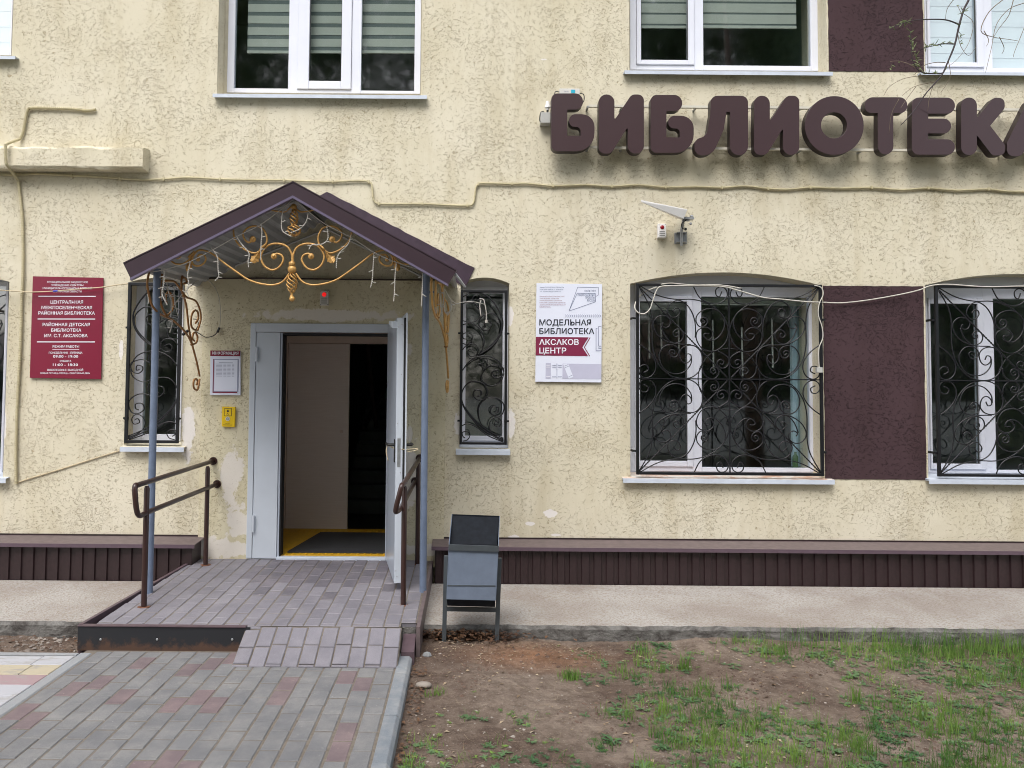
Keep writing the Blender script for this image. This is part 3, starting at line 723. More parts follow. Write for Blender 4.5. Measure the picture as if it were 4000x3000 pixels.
# plinth: corrugated cladding under a sloping ledge
def plinth(x0, x1, endl, endr):
    yF = -0.24; zt, zb = 0.365, 0.055; mb = MB(); x = x0; prof = []
    while x < x1:
        for dx, dy in ((0, 0), (0.043, 0), (0.046, 0.012), (0.057, 0.012), (0.060, 0)): pass
        prof += [(x, yF), (x + 0.055, yF), (x + 0.060, yF + 0.014), (x + 0.095, yF + 0.014), (x + 0.100, yF)]
        x += 0.1005
    prof = [p for p in prof if p[0] <= x1] + [(x1, yF)]
    n = len(prof); mb.v = [(p[0], p[1], zb) for p in prof] + [(p[0], p[1], zt) for p in prof]
    mb.f = [(i, i + 1, i + 1 + n, i + n) for i in range(n - 1)]; mb.mi = [0] * (n - 1)
    mb.build('plinth_cladding', M['cladding'], bld)
    for xe in ((x0, x0 + .003) if endl else None, (x1 - .003, x1) if endr else None):
        if xe: mb = MB(); mb.box((xe[0], yF, zb), (xe[1], 0.0, zt)); mb.build('plinth_end', M['cladding'], bld)
    a, b = (x0 - .03 if endl else x0), (x1 + .03 if endr else x1)
    mb = MB(); mb.hexa([(a, -.275, 0.366), (b, -.275, 0.366), (b, -.001, 0.385), (a, -.001, 0.385), (a, -.275, 0.371), (b, -.275, 0.371), (b, -.001, 0.390), (a, -.001, 0.390)])
    mb.build('plinth_ledge', M['ledge'], bld)
    mb = MB(); mb.box((a, -.280, 0.343), (b, -.2755, 0.373)); mb.build('ledge_lip', M['ledgelip'], bld)
    mb = MB(); mb.box((a, -.012, 0.391), (b, -.0015, 0.402)); mb.build('ledge_upstand', M['cladding'], bld)
    x = x0 + .12
    mb = MB(); k = 0
    while x < x1: mb.ball((x, yF - .002, zb + .02 + .0 * k), 0.006, 6, 4, (1, .4, 1)); x += 0.1005 * 2; k += 1
    o = mb.build('rivets', M['cladding'], bld); o['kind'] = 'stuff'
plinth(-5.6, at(748, 2130, -.26).x, False, True)
plinth(at(1700, 2140, -.26).x, 6.4, True, False)

# ---- windows
def ring(mb, a, b, c, d, y0, y1, mi=0):
    """frame between outer rect (a.x..b.x,a.z..b.z) and inner rect"""
    X0, X1, Z0, Z1 = a; x0, x1, z0, z1 = b
    mb.box((X0, y0, Z0), (x0, y1, Z1), mi); mb.box((x1, y0, Z0), (X1, y1, Z1), mi)
    mb.box((x0 + .0001, y0 + c, Z0), (x1 - .0001, y1, z0), mi); mb.box((x0 + .0001, y0 + c, z1), (x1 - .0001, y1, Z1), mi)
YF = 0.17
def prect(l, t, r, b, Y=YF):
    mx, my = (l + r) / 2, (t + b) / 2
    my2 = max(my, 60) if t < 0 else my
    return (at(l, my2, Y).x, at(r, my2, Y).x, at(mx, b, Y).z, at(mx, t, Y).z if t > 0 else None)
def window(key, outer, sashes, panes, sill, label=None, blind=None, lipmat=None, siltop=None):
    o_ = OPEN[key]; W = bpy.data.objects.new('window', None); col.objects.link(W); W.parent = bld; W.empty_display_size = .1
    X0, X1, Z0, Z1 = prect(*outer); Z1 = Z1 or UT - .02
    c = Vector(((X0 + X1) / 2, YF, Z0)); ORG[W.name] = c; W.location = c - ORG[bld.name]
    if label: W['label'] = label
    fr = MB(); sm = None
    gl = []
    def fix(r_, ztop): a, b, c_, d = r_; return (a, b, c_, d if d else ztop)
    # outer frame: fill around panes / sashes by vertical and horizontal members
    cells = sorted([fix(prect(*s), Z1 - .05) for s in sashes] + [fix(prect(*p), Z1 - .06) for p in panes if not any(s[0] - 2 <= p[0] and s[2] + 2 >= p[2] for s in sashes)])
    zb = min(c_[2] for c_ in cells); zt = max(c_[3] for c_ in cells)
    xprev = X0
    for (a, b, c_, d) in cells:
        fr.box((xprev, YF, Z0), (a, YF + .06, Z1)); fr.box((a + .0002, YF + .001, Z0), (b - .0002, YF + .059, c_)); fr.box((a + .0002, YF + .001, d), (b - .0002, YF + .059, Z1)); xprev = b
    fr.box((xprev, YF, Z0), (X1, YF + .06, Z1))
    fr.build('frame', M['pvc'], W, bevel=.003)
    for s in sashes:
        S_ = fix(prect(*s), Z1 - .05)
        P_ = [fix(prect(*p), Z1 - .1) for p in panes if s[0] - 2 <= p[0] and s[2] + 2 >= p[2]][0]
        sm = MB(); X_ = (S_[0] + .002, S_[1] - .002, S_[2] + .002, S_[3] - .002)
        ring(sm, X_, P_, .0005, None, YF - .014, YF + .05); sm.build('sash', M['pvc'], W, bevel=.004)
        m2 = MB(); g = .006; ring(m2, (P_[0] - .004, P_[1] + .004, P_[2] - .004, P_[3] + .004), (P_[0] + g, P_[1] - g, P_[2] + g, P_[3] - g), .0003, None, YF + .004, YF + .018); m2.build('gasket', M['slot'], W)
    for p in panes:
        P_ = fix(prect(*p), Z1 - .06)
        mb = MB(); mb.add([(P_[0], YF + .02, P_[2]), (P_[1], YF + .02, P_[2]), (P_[1], YF + .02, P_[3]), (P_[0], YF + .02, P_[3])], [(0, 1, 2, 3)])
        mb.build('pane', M['glass'], W)
        if blind and blind[0] == 'zebra':
            zb_ = at((p[0] + p[2]) / 2, blind[1], YF + .10).z; mb = MB(); z = zb_
            bx0, bx1 = P_[0] - .02, P_[1] + .02
            if key == 'w1' and p[0] < 1000: bx0 = at(967, 150, YF + .09).x
            if key == 'w2' and p[0] > 2720: bx1 = at(3111, 150, YF + .09).x
            mb.box((bx0, YF + .085, z - .012), (bx1, YF + .10, z + .012), 0)
            z += .013; k = 0
            while z < P_[3]:
                hh = blind[2][k % 2]; yy = YF + .09 + (0.003 if k % 2 == 0 else 0)
                mb.box((bx0, yy, z), (bx1, yy + .002, z + hh), 1 if k % 2 == 0 else 0); z += hh; k += 1
            mb.build('blind', [M['blind'], M['sheer']], W)
        if blind and blind[0] == 'white':  # pale sheet added to imitate the sky reflected in these panes
            mb = MB(); z = P_[2] - .03; k = 0
            while z < P_[3]:
                hh = .085 if k % 2 else .06
                mb.box((P_[0] - .03, YF + .06 + (k % 2) * .004, z), (P_[1] + .03, YF + .064 + (k % 2) * .004, z + hh)); z += hh; k += 1
            mb.build('blind', M['skyblind'], W)
        if blind and blind[0] == 'roller':
            zr = P_[3]; mb = MB(); mb.box((P_[0] - .01, YF + .07, zr - .05), (P_[1] + .01, YF + .11, zr - .005)); mb.box((P_[0] - .01, YF + .065, zr - .066), (P_[1] + .01, YF + .08, zr - .056)); mb.build('blind', M['blind'], W)
    # plaster / board infill between frame and reveal
    inf = MB(); e = .03; ring(inf, (o_['X0'] - e, o_['X1'] + e, o_['ZB'] - e, o_['ZT'] + .02), (X0 + .01, X1 - .01, Z0 + .01, Z1 - .01), 0.0002, None, YF + .012, YF + .05)
    inf.build('reveal_infill', M['pvc'] if key in ('w6', 'w7', 'w5', 'w8') else M['patch'], W)
    # sill
    a = at(sill[0], sill[2], -.05).x; b = at(sill[1], sill[2], -.05).x; zs = at((sill[0] + sill[1]) / 2, sill[2], -.055).z; lh = sill[3] * 6.55 / FPX
    mb = MB(); zbk = zs + (siltop or .012)
    mb.hexa([(a, -.055, zs - .004), (b, -.055, zs - .004), (b, YF, zbk - .004), (a, YF, zbk - .004), (a, -.055, zs), (b, -.055, zs), (b, YF, zbk), (a, YF, zbk)], 0)
    mb.build('sill', lipmat or M['sillmetal'], W)
    mb = MB(); mb.box((a, -.059, zs - lh), (b, -.0555, zs + .001)); mb.box((a, -.0552, zs - .012), (a + .002, -.001, zs - .0045)); mb.build('sill_lip', M['sillmetal'], W)
    return W
zeb = ('zebra', 205, (.036, .072)); zeb2 = ('zebra', 108, (.018, .085))
window('w0', (-700, -280, 48, 213), [], [(-300, -250, 42, 202)], (-730, 62, 217, 12), blind=('white',))
window('w1', (892, -280, 1645, 364), [(1166, -270, 1376, 350)], [(919, -250, 1130, 345), (1211, -250, 1337, 318), (1413, -250, 1621, 354)], (832, 1668, 370, 14), blind=zeb)
window('w2', (2461, -280, 3197, 274), [(2485, -270, 2711, 254)], [(2503, -250, 2687, 236), (2747, -250, 3166, 256)], (2439, 3252, 279, 14), blind=zeb2)
window('w3', (3612, -280, 4350, 284), [(3618, -270, 3838, 264)], [(3630, -250, 3812, 245), (3874, -250, 4320, 266)], (3597, 4400, 284, 12), blind=('white',))
window('w8', (-700, 1098, 21, 1852), [], [(-300, 1115, 12, 1812)], (-720, 25, 1866, 18), siltop=.03)
window('w4', (519, 1114, 712, 1722), [], [(561, 1131, 690, 1697)], (470, 720, 1747, 18), siltop=.035, lipmat=M['patch'])
window('w5', (1803, 1120, 1985, 1722), [], [(1819, 1146, 1963, 1703)], (1781, 1993, 1759, 18), siltop=.035, lipmat=M['sillmetal'])
window('w6', (2480, 1112, 3190, 1843), [(2485, 1156, 2706, 1823)], [(2499, 1178, 2684, 1800), (2741, 1160, 3163, 1827)], (2433, 3259, 1872, 17), blind=('roller',), siltop=.03, lipmat=M['rustsill'])
window('w7', (3622, 1118, 4370, 1850), [(3628, 1165, 3844, 1834)], [(3636, 1187, 3822, 1811), (3886, 1168, 4340, 1838)], (3627, 4390, 1876, 17), siltop=.03)

cu_ = MB(); ca, cb = at(3085, 1500, .42), at(3175, 1500, .42); zt_, zb_ = at(3100, 1170, .42).z, at(3100, 1822, .42).z
for i in range(40):
    x0_, x1_ = ca.x + (cb.x - ca.x) * i / 40, ca.x + (cb.x - ca.x) * (i + 1) / 40; f_ = lambda x: .42 + .012 * math.sin(x * 95)
    cu_.add([(x0_, f_(x0_), zb_), (x1_, f_(x1_), zb_), (x1_, f_(x1_), zt_), (x0_, f_(x0_), zt_)], [(0, 1, 2, 3)])
cu_ = cu_.build('curtain', simple('blue_grey_curtain', S(176, 196, 206), .9, .05, 5)); cu_['label'] = 'pale blue grey curtain hanging behind the right pane of the wide grilled window'; cu_['category'] = 'curtain'
ls_ = thing('hanging_lights', 'white light strands hanging inside the wide grilled window', 'string lights', at(2800, 1300, .36))
for px_, y0_, y1_ in ((2533, 1190, 1400), (2580, 1200, 1365), (2648, 1200, 1370), (2783, 1250, 1440), (2897, 1278, 1470), (3015, 1245, 1436)):
    mb = MB(); mb.tube([at(px_, y0_, .36), at(px_ + 4, y1_, .36)], .008, 6); mb.build('light_strand', M['lights'], ls_)
bt_ = thing('bottle', 'white and green cleaning bottle standing inside at the right of the wide grilled window sill', 'bottle', at(3107, 1826, .36))
mb = MB(); b0_, b1_ = at(3107, 1826, .36), at(3107, 1765, .36); mb.tube([b0_, b0_.lerp(b1_, .7), b0_.lerp(b1_, .85), b1_], [.024, .024, .010, .010], 12); mb.build('body', M['weed'], bt_, smooth=True)
bk_ = MB(); bk_.box(tuple(at(2484, 1832, .26)), tuple(at(3190, 1850, .49))); bk_.build('inner_sill', M['pvc'], bld)

# ---- front door
df = bpy.data.objects.new('door_frame', None); col.objects.link(df); df.parent = bld; ORG[df.name] = Vector((DX0, -.05, .2)); df.location = ORG[df.name]
YD = -0.05
def xr(px, Y=YD): return at(px, 1700, Y).x
zbot = 0.215; ztop = at(1280, 1264, YD).z
xa, xb, xc, xd, xe = xr(970), xr(992), xr(1087), xr(1101), xr(1509)
xf = xr(1560)
mb = MB(); mb.box((xa, YD, zbot), (xb, YD + .05, ztop)); mb.box((xb, YD + .001, ztop - .075), (xf, YD + .05, ztop)); mb.box((xe + .012, YD + .004, zbot), (xf, YD + .05, ztop - .076)); mb.build('door_casing', M['door'], df, bevel=.004)
mb = MB(); mb.box((xb + .003, YD + .006, zbot), (xc, YD + .05, ztop - .079)); mb.build('side_panel', M['door'], df, bevel=.003)
mb = MB(); mb.box((xc + .004, YD + .012, zbot), (xd - .012, YD + .06, ztop - .08)); mb.box((xe, YD + .012, zbot), (xe + .010, YD + .06, ztop - .08)); mb.build('door_stop', M['doorface'], df)
mb = MB(); mb.box((xd - .0115, YD + .02, zbot + .02), (xd, YD + .12, ztop - .085)); mb.box((xd, YD + .02, ztop - .10), (xe, YD + .12, ztop - .0805)); mb.build('rubber_seal', M['darkgap'], df)
mb = MB(); mb.box((xc, YD - .005, 0.205), (xe + .01, YD + .10, 0.232)); mb.build('threshold', M['sillmetal'], df, bevel=.004)
for py0, py1 in ((1355, 1412), (2013, 2078)):
    z1 = at(1003, py0, YD).z; z0_ = at(1003, py1, YD).z; mb = MB(); mb.tube([(xb + .012, YD - .008, z0_), (xb + .012, YD - .008, z1)], .011, 10); mb.build('hinge', M['door'], df, smooth=True)
# door leaf, swung out
hx, hy = xe + .006, YD - .012; nx_, ny_ = at(1546, 1700, -.92).x, -.92
leaf = bpy.data.objects.new('door_leaf', None); col.objects.link(leaf); leaf.parent = bld; ORG[leaf.name] = Vector((hx, hy, .22)); leaf.location = ORG[leaf.name]
D = Vector((nx_ - hx, ny_ - hy, 0)); LW = D.length; D.normalize(); N = Vector((-D.y, D.x, 0))     # N points to the right (outer side)
lz0, lz1 = 0.232, ztop - .03
def lbox(mb, u0, u1, n0, n1, a, b, mi=0):
    c = [Vector((hx, hy, 0)) + D * u + N * n for u, n in ((u0, n0), (u1, n0), (u1, n1), (u0, n1))]
    mb.hexa([(q.x, q.y, a) for q in c] + [(q.x, q.y, b) for q in c], mi)
mb = MB(); lbox(mb, 0.02, LW, 0, .052, lz0, lz1); mb.build('door_panel', M['doorface'], leaf, bevel=.002)
mb = MB(); lbox(mb, LW - .0005, LW + .003, .001, .051, lz0 + .001, lz1 - .001); mb.build('edge_strip', M['door'], leaf)
mb = MB(); lbox(mb, .02, LW + .03, .066, .076, lz0 - .02, lz1 + .035); mb.build('outer_skin', M['door'], leaf)
mb = MB(); lbox(mb, .02, LW + .012, .0525, .0655, lz0 + .01, lz1 + .0); mb.build('rubber_seal', M['darkgap'], leaf)
zh = at(1555, 1738, -.9).z
mb = MB(); lbox(mb, LW - .002, LW + .0045, .012, .036, zh - .16, zh + .05); mb.build('lock_plate', M['galv'], leaf)
for s, n0 in ((-1, 0.0), (1, .076)):
    base = Vector((hx, hy, zh)) + D * (LW - .05) + N * n0
    mb = MB(); lbox(mb, LW - .065, LW - .035, min(n0, n0 + s * .008), max(n0, n0 + s * .008), zh - .13, zh + .04); mb.build('handle_plate', M['black'], leaf)
    mb = MB(); mb.tube([base, base + N * s * .05, base + N * s * .055 - D * .02, base + N * s * .055 - D * .12], .010, 8); mb.build('handle', M['black'], leaf, smooth=True)
for zz in (lz1 - .05, lz1 - .07, lz1 - .42, zh + .16, zh - .2, lz0 + .05, lz0 + .09):
    p = Vector((hx, hy, zz)) + D * (LW + .004) + N * random.choice((.012, .02, .036)); mb = MB(); mb.ball(p, .004, 6, 4); mb.build('screw', M['galv'], leaf)
p = Vector((hx, hy, lz1 - .045)) + D * (LW - .12)
mb = MB(); mb.hexa([tuple(p + D * a + N * b + Vector((0, 0, c))) for a, b, c in ((0, -.05, -.0), (.10, -.035, -.03), (.10, 0, -.03), (0, 0, -.0), (0, -.05, .03), (.10, -.035, .02), (.10, 0, .02), (0, 0, .03))]); mb.build('door_closer_stop', M['door'], leaf)
# vestibule
VY = 1.28; fz = 0.235
fx0 = at(1118, 1700, VY).x; fx1 = at(1360, 1700, VY).x
mb = MB(); mb.box((xa + .02, .0, 0.14), (xf - .02, VY + .02, fz - .002)); mb.box((fx0 - .1, .3, 0.14), (xf + .0, VY + .02, fz)); mb.build('vestibule_floor', M['yellowfloor'], bld)
v0 = MB()
bump = MB()
for i in range(16):
    for j in range(2): bump.ball((xd + .03 + i * .056, .05 + j * .035, fz), .012, 6, 3, (1, 1, .4))
for i in range(18):
    for j in range(3): bump.ball((xd - .1 + i * .056, VY - .06 - j * .05, fz), .012, 6, 3, (1, 1, .4))
bump.build('tactile_dots', M['yellowfloor'], bld, kind='stuff')
mb = MB(); mb.hexa([(xd + .03, .10, fz + .001), (xe + .2, .10, fz + .001), (xe + .2, 1.03, fz + .001), (xd + .14, 1.03, fz + .001),
                    (xd + .03, .10, fz + .014), (xe + .2, .10, fz + .014), (xe + .2, 1.03, fz + .014), (xd + .14, 1.03, fz + .014)])
dm = mb.build('door_mat', M['mat']); dm['label'] = 'black ribbed rubber door mat lying on the yellow floor inside the open doorway'; dm['category'] = 'door mat'
mb = MB(); mb.box((xe + .06, .502, fz), (xe + .14, VY, 2.35)); mb.build('vestibule_side', M['veneer2'], bld)
mb = MB(); mb.box((fx0 - .12, .502, 2.27), (xe + .14, VY, 2.33)); mb.build('vestibule_ceiling', M['veneer2'], bld)
mb = MB(); mb.box((fx0 - .12, .502, fz), (fx0 - .03, VY, 2.35)); mb.build('vestibule_side', M['veneer2'], bld); ltop = at(1250, 1342, VY).z; lbot = at(1250, 2067, VY).z
mb = MB(); mb.box((xd - .3, VY, fz), (fx0, VY + .1, 2.35)); mb.box((fx0 + .0005, VY + .001, ltop + .003), (xe + .5, VY + .099, 2.35)); mb.build('inner_door_frame', M['veneer2'], bld, bevel=.003)
il = MB(); il.box((fx0 + .004, VY + .015, lbot), (fx1, VY + .055, ltop)); il = il.build('inner_door', M['veneer'], bld, bevel=.002)
p = at(1333, 1686, VY); mb = MB(); mb.tube([(p.x, VY + .014, p.z), (p.x, VY + .004, p.z)], .018, 14); mb.build('lock_rosette', M['veneer2'], il)
# hallway stairs behind the inner door
for k in range(9):
    mb = MB(); mb.box((fx1 - .3, 2.9 + k * .28, .14), (xe + .7, 2.9 + (k + 1) * .28, .30 + k * .155)); mb.build('stair_step', M['stair'], bld)
mb = MB(); mb.tube([(fx1 + .1, 2.9, 1.2), (fx1 + .05, 2.0, 2.5)], .03); mb.tube([(fx1 + .2, 5.2, 2.2), (fx1 - .05, 2.9, 1.2)], .03); mb.build('banister', M['darkwood'], bld)
mb = MB(); mb.box((fx1 + .28, 5.35, 1.9), (fx1 + .9, 5.40, 2.6)); mb.build('notice_shelf', M['plasticgrey'], bld)

# ------------------------------------------------------------ window grilles
c1 = crop(3.95, 2440, 1060)
Q = [  # upper left quadrant of the wide grille, traced in zoomed pixels
 [(245,235),(450,350),(620,410),(820,440),(1050,440),(1250,490),(1420,590),(1540,730),(1600,900),(1590,1000),(1540,1110),(1430,1200),(1320,1222),(1200,1180),(1125,1080),(1105,980),(1140,900),(1230,860),(1310,880),(1370,950),(1330,1030),(1270,1040),(1225,990),(1240,955),(1305,955)],
 [(1300,1055),(1400,1040),(1500,940),(1545,800),(1510,680),(1420,600),(1300,580),(1180,620),(1110,700),(1110,790),(1170,855),(1250,830),(1280,770),(1250,715),(1190,720),(1175,770),(1210,800),(1240,775),(1205,750)],
 [(1090,1015),(1095,850),(1060,680),(970,530),(850,455),(750,475),(680,550),(665,640),(720,705),(800,705),(855,640),(840,580),(790,570),(745,620)],
 [(235,265),(330,420),(400,570),(430,750),(430,950),(435,1130),(480,1320),(580,1480),(720,1590),(880,1630),(1040,1610),(1150,1520),(1200,1380),(1180,1240),(1100,1150),(1000,1130),(900,1165),(850,1250),(880,1360),(950,1400),(1020,1350),(1025,1280),(970,1260),(940,1320)],
 [(1035,1305),(1020,1420),(920,1530),(780,1560),(640,1510),(560,1400),(540,1270),(600,1160),(700,1120),(800,1150),(840,1220),(800,1300),(730,1300),(690,1240),(720,1200),(775,1215),(770,1265),(730,1240)],
 [(1020,1118),(800,1110),(650,1070),(520,980),(450,860),(460,760),(540,690),(640,690),(710,760),(690,840),(630,865),(580,830),(600,785)],
 [(565,840),(620,980),(700,1070),(780,1100),(880,1060),(910,970),(870,900),(800,890),(750,950),(780,1000),(825,990),(825,945),(790,950)],
 [(230,1110),(330,1180),(420,1270),(480,1380),(480,1500),(420,1590),(330,1620),(250,1580),(230,1490),(280,1430),(350,1435),(370,1500),(300,1540)],
 [(1065,250),(1140,390),(1240,470),(1380,510),(1500,480),(1580,390),(1560,290),(1480,250),(1410,290),(1410,370),(1460,400),(1500,320)],
 [(1435,1215),(1540,1270),(1600,1330),(1600,1420),(1530,1475),(1450,1450),(1425,1390),(1470,1345),(1525,1370),(1510,1420),(1470,1405)],
 [(1200,1445),(1215,1540),(1290,1620),(1390,1630),(1450,1560),(1430,1480),(1360,1460),(1325,1510),(1360,1555),(1405,1540),(1395,1500),(1365,1515)]]
def twisted(mb, pts, r, pitch=.02, n=5):
    P = spline(pts, 6) if len(pts) > 2 else [Vector(pts[0]).lerp(Vector(pts[1]), k / 90) for k in range(91)]
    L = 0; A = []; B = []
    for i, p in enumerate(P):
        if i: L += (p - P[i - 1]).length
        a = L / pitch * math.pi; T = (P[min(i + 1, len(P) - 1)] - P[max(i - 1, 0)]).normalized(); u = Vector((0, 1, 0)); w = T.cross(u)
        o = (u * math.cos(a) + w * math.sin(a)) * r * .55; A.append(p + o); B.append(p - o)
    mb.tube(A, r * .62, n); mb.tube(B, r * .62, n)
YG = -0.045
gx0, gx1, gz0, gz1 = at(2490, 1480, YG).x, at(3208, 1480, YG).x, at(2850, 1851, YG).z, at(2850, 1115, YG).z
gcx, gcz = (gx0 + gx1) / 2, (gz0 + gz1) / 2
pc = at(*c1(1615, 1640), YG); ptl = at(*c1(225, 240), YG)
kx = (gx0 + .012 - gcx) / (ptl.x - pc.x); kz = (gz1 - .012 - gcz) / (ptl.z - pc.z)
def qmap(p, sx, sz, y):
    w = at(*c1(*p), YG); return Vector((gcx + sx * (w.x - pc.x) * kx, y, gcz + sz * (w.z - pc.z) * kz))
g6 = thing('window_grille', 'black wrought iron scroll grille over the wide window left of the lower plum panel', 'window grille', (gcx, YG, gz0), 'wide wrought iron window grilles')
for a, b in (((gx0 - .012, gz0 - .012), (gx0 + .012, gz1 + .012)), ((gx1 - .012, gz0 - .012), (gx1 + .012, gz1 + .012)), ((gx0 + .0122, gz1 - .0115), (gx1 - .0122, gz1 + .0115)), ((gx0 + .0122, gz0 - .0115), (gx1 - .0122, gz0 + .0115))):
    mb = MB(); mb.box((a[0], YG - .012, a[1]), (b[0], YG + .012, b[1])); mb.build('frame_bar', M['iron'], g6, bevel=.002)
mb = MB(); mb.box((gcx - .005, YG - .006, gz0 + .012), (gcx + .005, YG + .006, gz1 - .012)); mb.build('crossbar', M['iron'], g6)
mb = MB(); mb.box((gx0 + .012, YG - .012, gcz - .005), (gx1 - .012, YG - .0065, gcz + .005)); mb.build('crossbar', M['iron'], g6)
for sx in (1, -1):
    for sz in (1, -1):
        for k, q in enumerate(Q):
            mb = MB(); mb.tube(spline([qmap(p, sx, sz, YG - .001 * (k % 3)) for p in q], 4), .0052, 6); mb.build('scroll', M['iron'], g6, smooth='all')
        mb = MB(); twisted(mb, [qmap((225, 240), sx, sz, YG + .004), qmap((1590, 1620), sx, sz, YG + .004)], .0068); mb.build('twisted_bar', M['iron'], g6, smooth='all')
        mb = MB(); twisted(mb, [qmap(p, sx, sz, YG + .009) for p in ((1140, 1640), (1160, 1500), (1210, 1400), (1300, 1280), (1450, 1200), (1615, 1175))], .005); mb.build('twisted_bar', M['iron'], g6, smooth='all')
for z in (at(2480, 1243, YG).z, at(2480, 1762, YG).z):
    for x, s in ((gx0, -1), (gx1, 1)):
        mb = MB(); mb.box((x, YG + .001, z - .008), (x + s * .035, YG + .006, z + .008)); mb.box((x + s * .035, YG + .001, z - .008), (x + s * .04, .05, z + .012)); mb.build('fixing_lug', M['iron'], g6)
d7 = at(3662, 1480, YG).x - gx0
g7 = copy_tree(g6, (d7, 0, .004)); g7['label'] = 'black wrought iron scroll grille right of the lower plum panel, cut by the photo edge'
g8 = copy_tree(g6, (at(-8, 1480, YG).x - gx1 - .06, 0, .02)); g8['label'] = 'black wrought iron scroll grille at the far left edge beyond the maroon sign'

cf = lambda x, y: (1620 + x / 2.441, 1060 + y / 2.441)
cg = lambda x, y: (1760 + x / 2.381, 1400 + y / 2.381)
N1 = [(cf, [(455,245),(520,210),(620,205),(720,260),(800,370),(840,480),(820,600),(740,710),(600,805)], .0075),
 (cf, [(600,805),(740,690),(815,590),(825,490),(760,410),(690,405),(630,440),(610,500),(640,550),(700,560),(730,510),(700,470),(660,490),(675,530)], .006),
 (cf, [(455,510),(540,495),(620,550),(660,640),(650,730),(600,805)], .006),
 (cf, [(455,470),(530,485),(600,460),(635,390),(590,320),(510,295),(455,310)], .005),
 (cf, [(610,360),(560,290),(555,250),(590,220),(625,240),(610,275),(580,262)], .005),
 (cf, [(500,645),(465,640),(460,600),(500,585),(545,610),(540,670),(490,695),(455,685)], .005),
 (cf, [(455,750),(500,700),(570,695),(605,750),(580,800),(530,810),(505,770),(530,740),(575,760)], .005),
 (cf, [(455,945),(520,860),(620,810),(720,815),(800,860),(845,945)], .006),
 (cg, [(495,140),(470,210),(390,255),(310,225),(285,170),(310,120),(350,75),(410,55),(480,80),(492,110),(480,160),(430,180),(395,150),(400,115),(440,110),(445,150),(420,145)], .0055),
 (cg, [(245,52),(295,55),(315,110)], .005), (cg, [(315,110),(345,60),(340,10),(300,-5),(270,15),(290,45),(318,30),(300,15)], .005),
 (cg, [(492,742),(380,690),(250,600),(160,500),(108,400),(108,310),(160,230),(230,212),(310,240),(345,310),(320,370),(260,388),(215,350),(225,300),(275,295),(290,335),(250,355)], .006),
 (cg, [(492,752),(360,700),(280,600),(258,500),(280,420),(350,368),(430,370),(495,430),(480,520),(420,540),(370,500),(390,450),(440,455),(440,495),(415,508)], .006),
 (cg, [(492,762),(390,700),(360,640),(368,590),(400,555),(440,550),(470,590),(450,635),(405,620),(420,585),(445,600)], .005),
 (cg, [(485,775),(350,720),(240,640),(160,608),(108,625)], .006), (cg, [(490,768),(400,725),(270,640),(150,500),(110,425)], .006),
 (cg, [(115,770),(160,755),(180,710),(150,680),(110,690),(115,725),(135,740)], .005)]
YN = -0.02
nx0, nx1 = at(1802, 1430, YN).x, at(1976, 1430, YN).x; nz0, nz1 = at(1890, 1732, YN).z, at(1890, 1138, YN).z
g5 = thing('window_grille', 'narrow black iron scroll grille between the right canopy post and the white library sign', 'window grille', ((nx0 + nx1) / 2, YN, nz0), 'narrow wrought iron window grilles')
def narrow(parent, x0, x1, z0, z1, mirror, w):
    mp = lambda X: (x0 + x1) - X if mirror else X
    def fitx(X): return x0 + (X - nx0) / (nx1 - nx0) * (x1 - x0)
    def fitz(Z): return z0 + (Z - nz0) / (nz1 - nz0) * (z1 - z0)
    for a, b in (((x0 - w, z0 - w), (x0 + w, z1 + w)), ((x1 - w, z0 - w), (x1 + w, z1 + w)), ((x0 + w + .0002, z1 - w + .0005), (x1 - w - .0002, z1 + w - .0005)), ((x0 + w + .0002, z0 - w + .0005), (x1 - w - .0002, z0 + w - .0005))):
        mb = MB(); mb.box((a[0], YN - .012, a[1]), (b[0], YN + .012, b[1])); mb.build('frame_bar', M['iron'], parent, bevel=.002)
    for k, (cc, pts, r) in enumerate(N1):
        W = [at(*cc(*p), YN) for p in pts]
        mb = MB(); mb.tube(spline([(mp(fitx(p.x)), YN - .001 * (k % 4), fitz(p.z)) for p in W], 4), r * .9, 6); mb.build('scroll', M['iron'], parent, smooth='all')
    for z in (z0 + (z1 - z0) * .72, z0 + (z1 - z0) * .145):
        for x, s in ((x0, -1), (x1, 1)): mb = MB(); mb.box((x - .012, YN - .018, z - .012), (x + .012, YN + .018, z + .012)); mb.box((x + s * .012, YN, z - .006), (x + s * .03, YN + .004, z + .01)); mb.build('fixing_lug', M['iron'], parent)
narrow(g5, nx0, nx1, nz0, nz1, False, .011)
mx0, mx1 = at(500, 1430, YN).x, at(699, 1430, YN).x; mz0, mz1 = at(600, 1725, YN).z, at(600, 1110, YN).z
g4 = thing('window_grille', 'narrow black iron scroll grille partly behind the left blue canopy post', 'window grille', ((mx0 + mx1) / 2, YN, mz0), 'narrow wrought iron window grilles')
narrow(g4, mx0, mx1, mz0, mz1, True, .013)

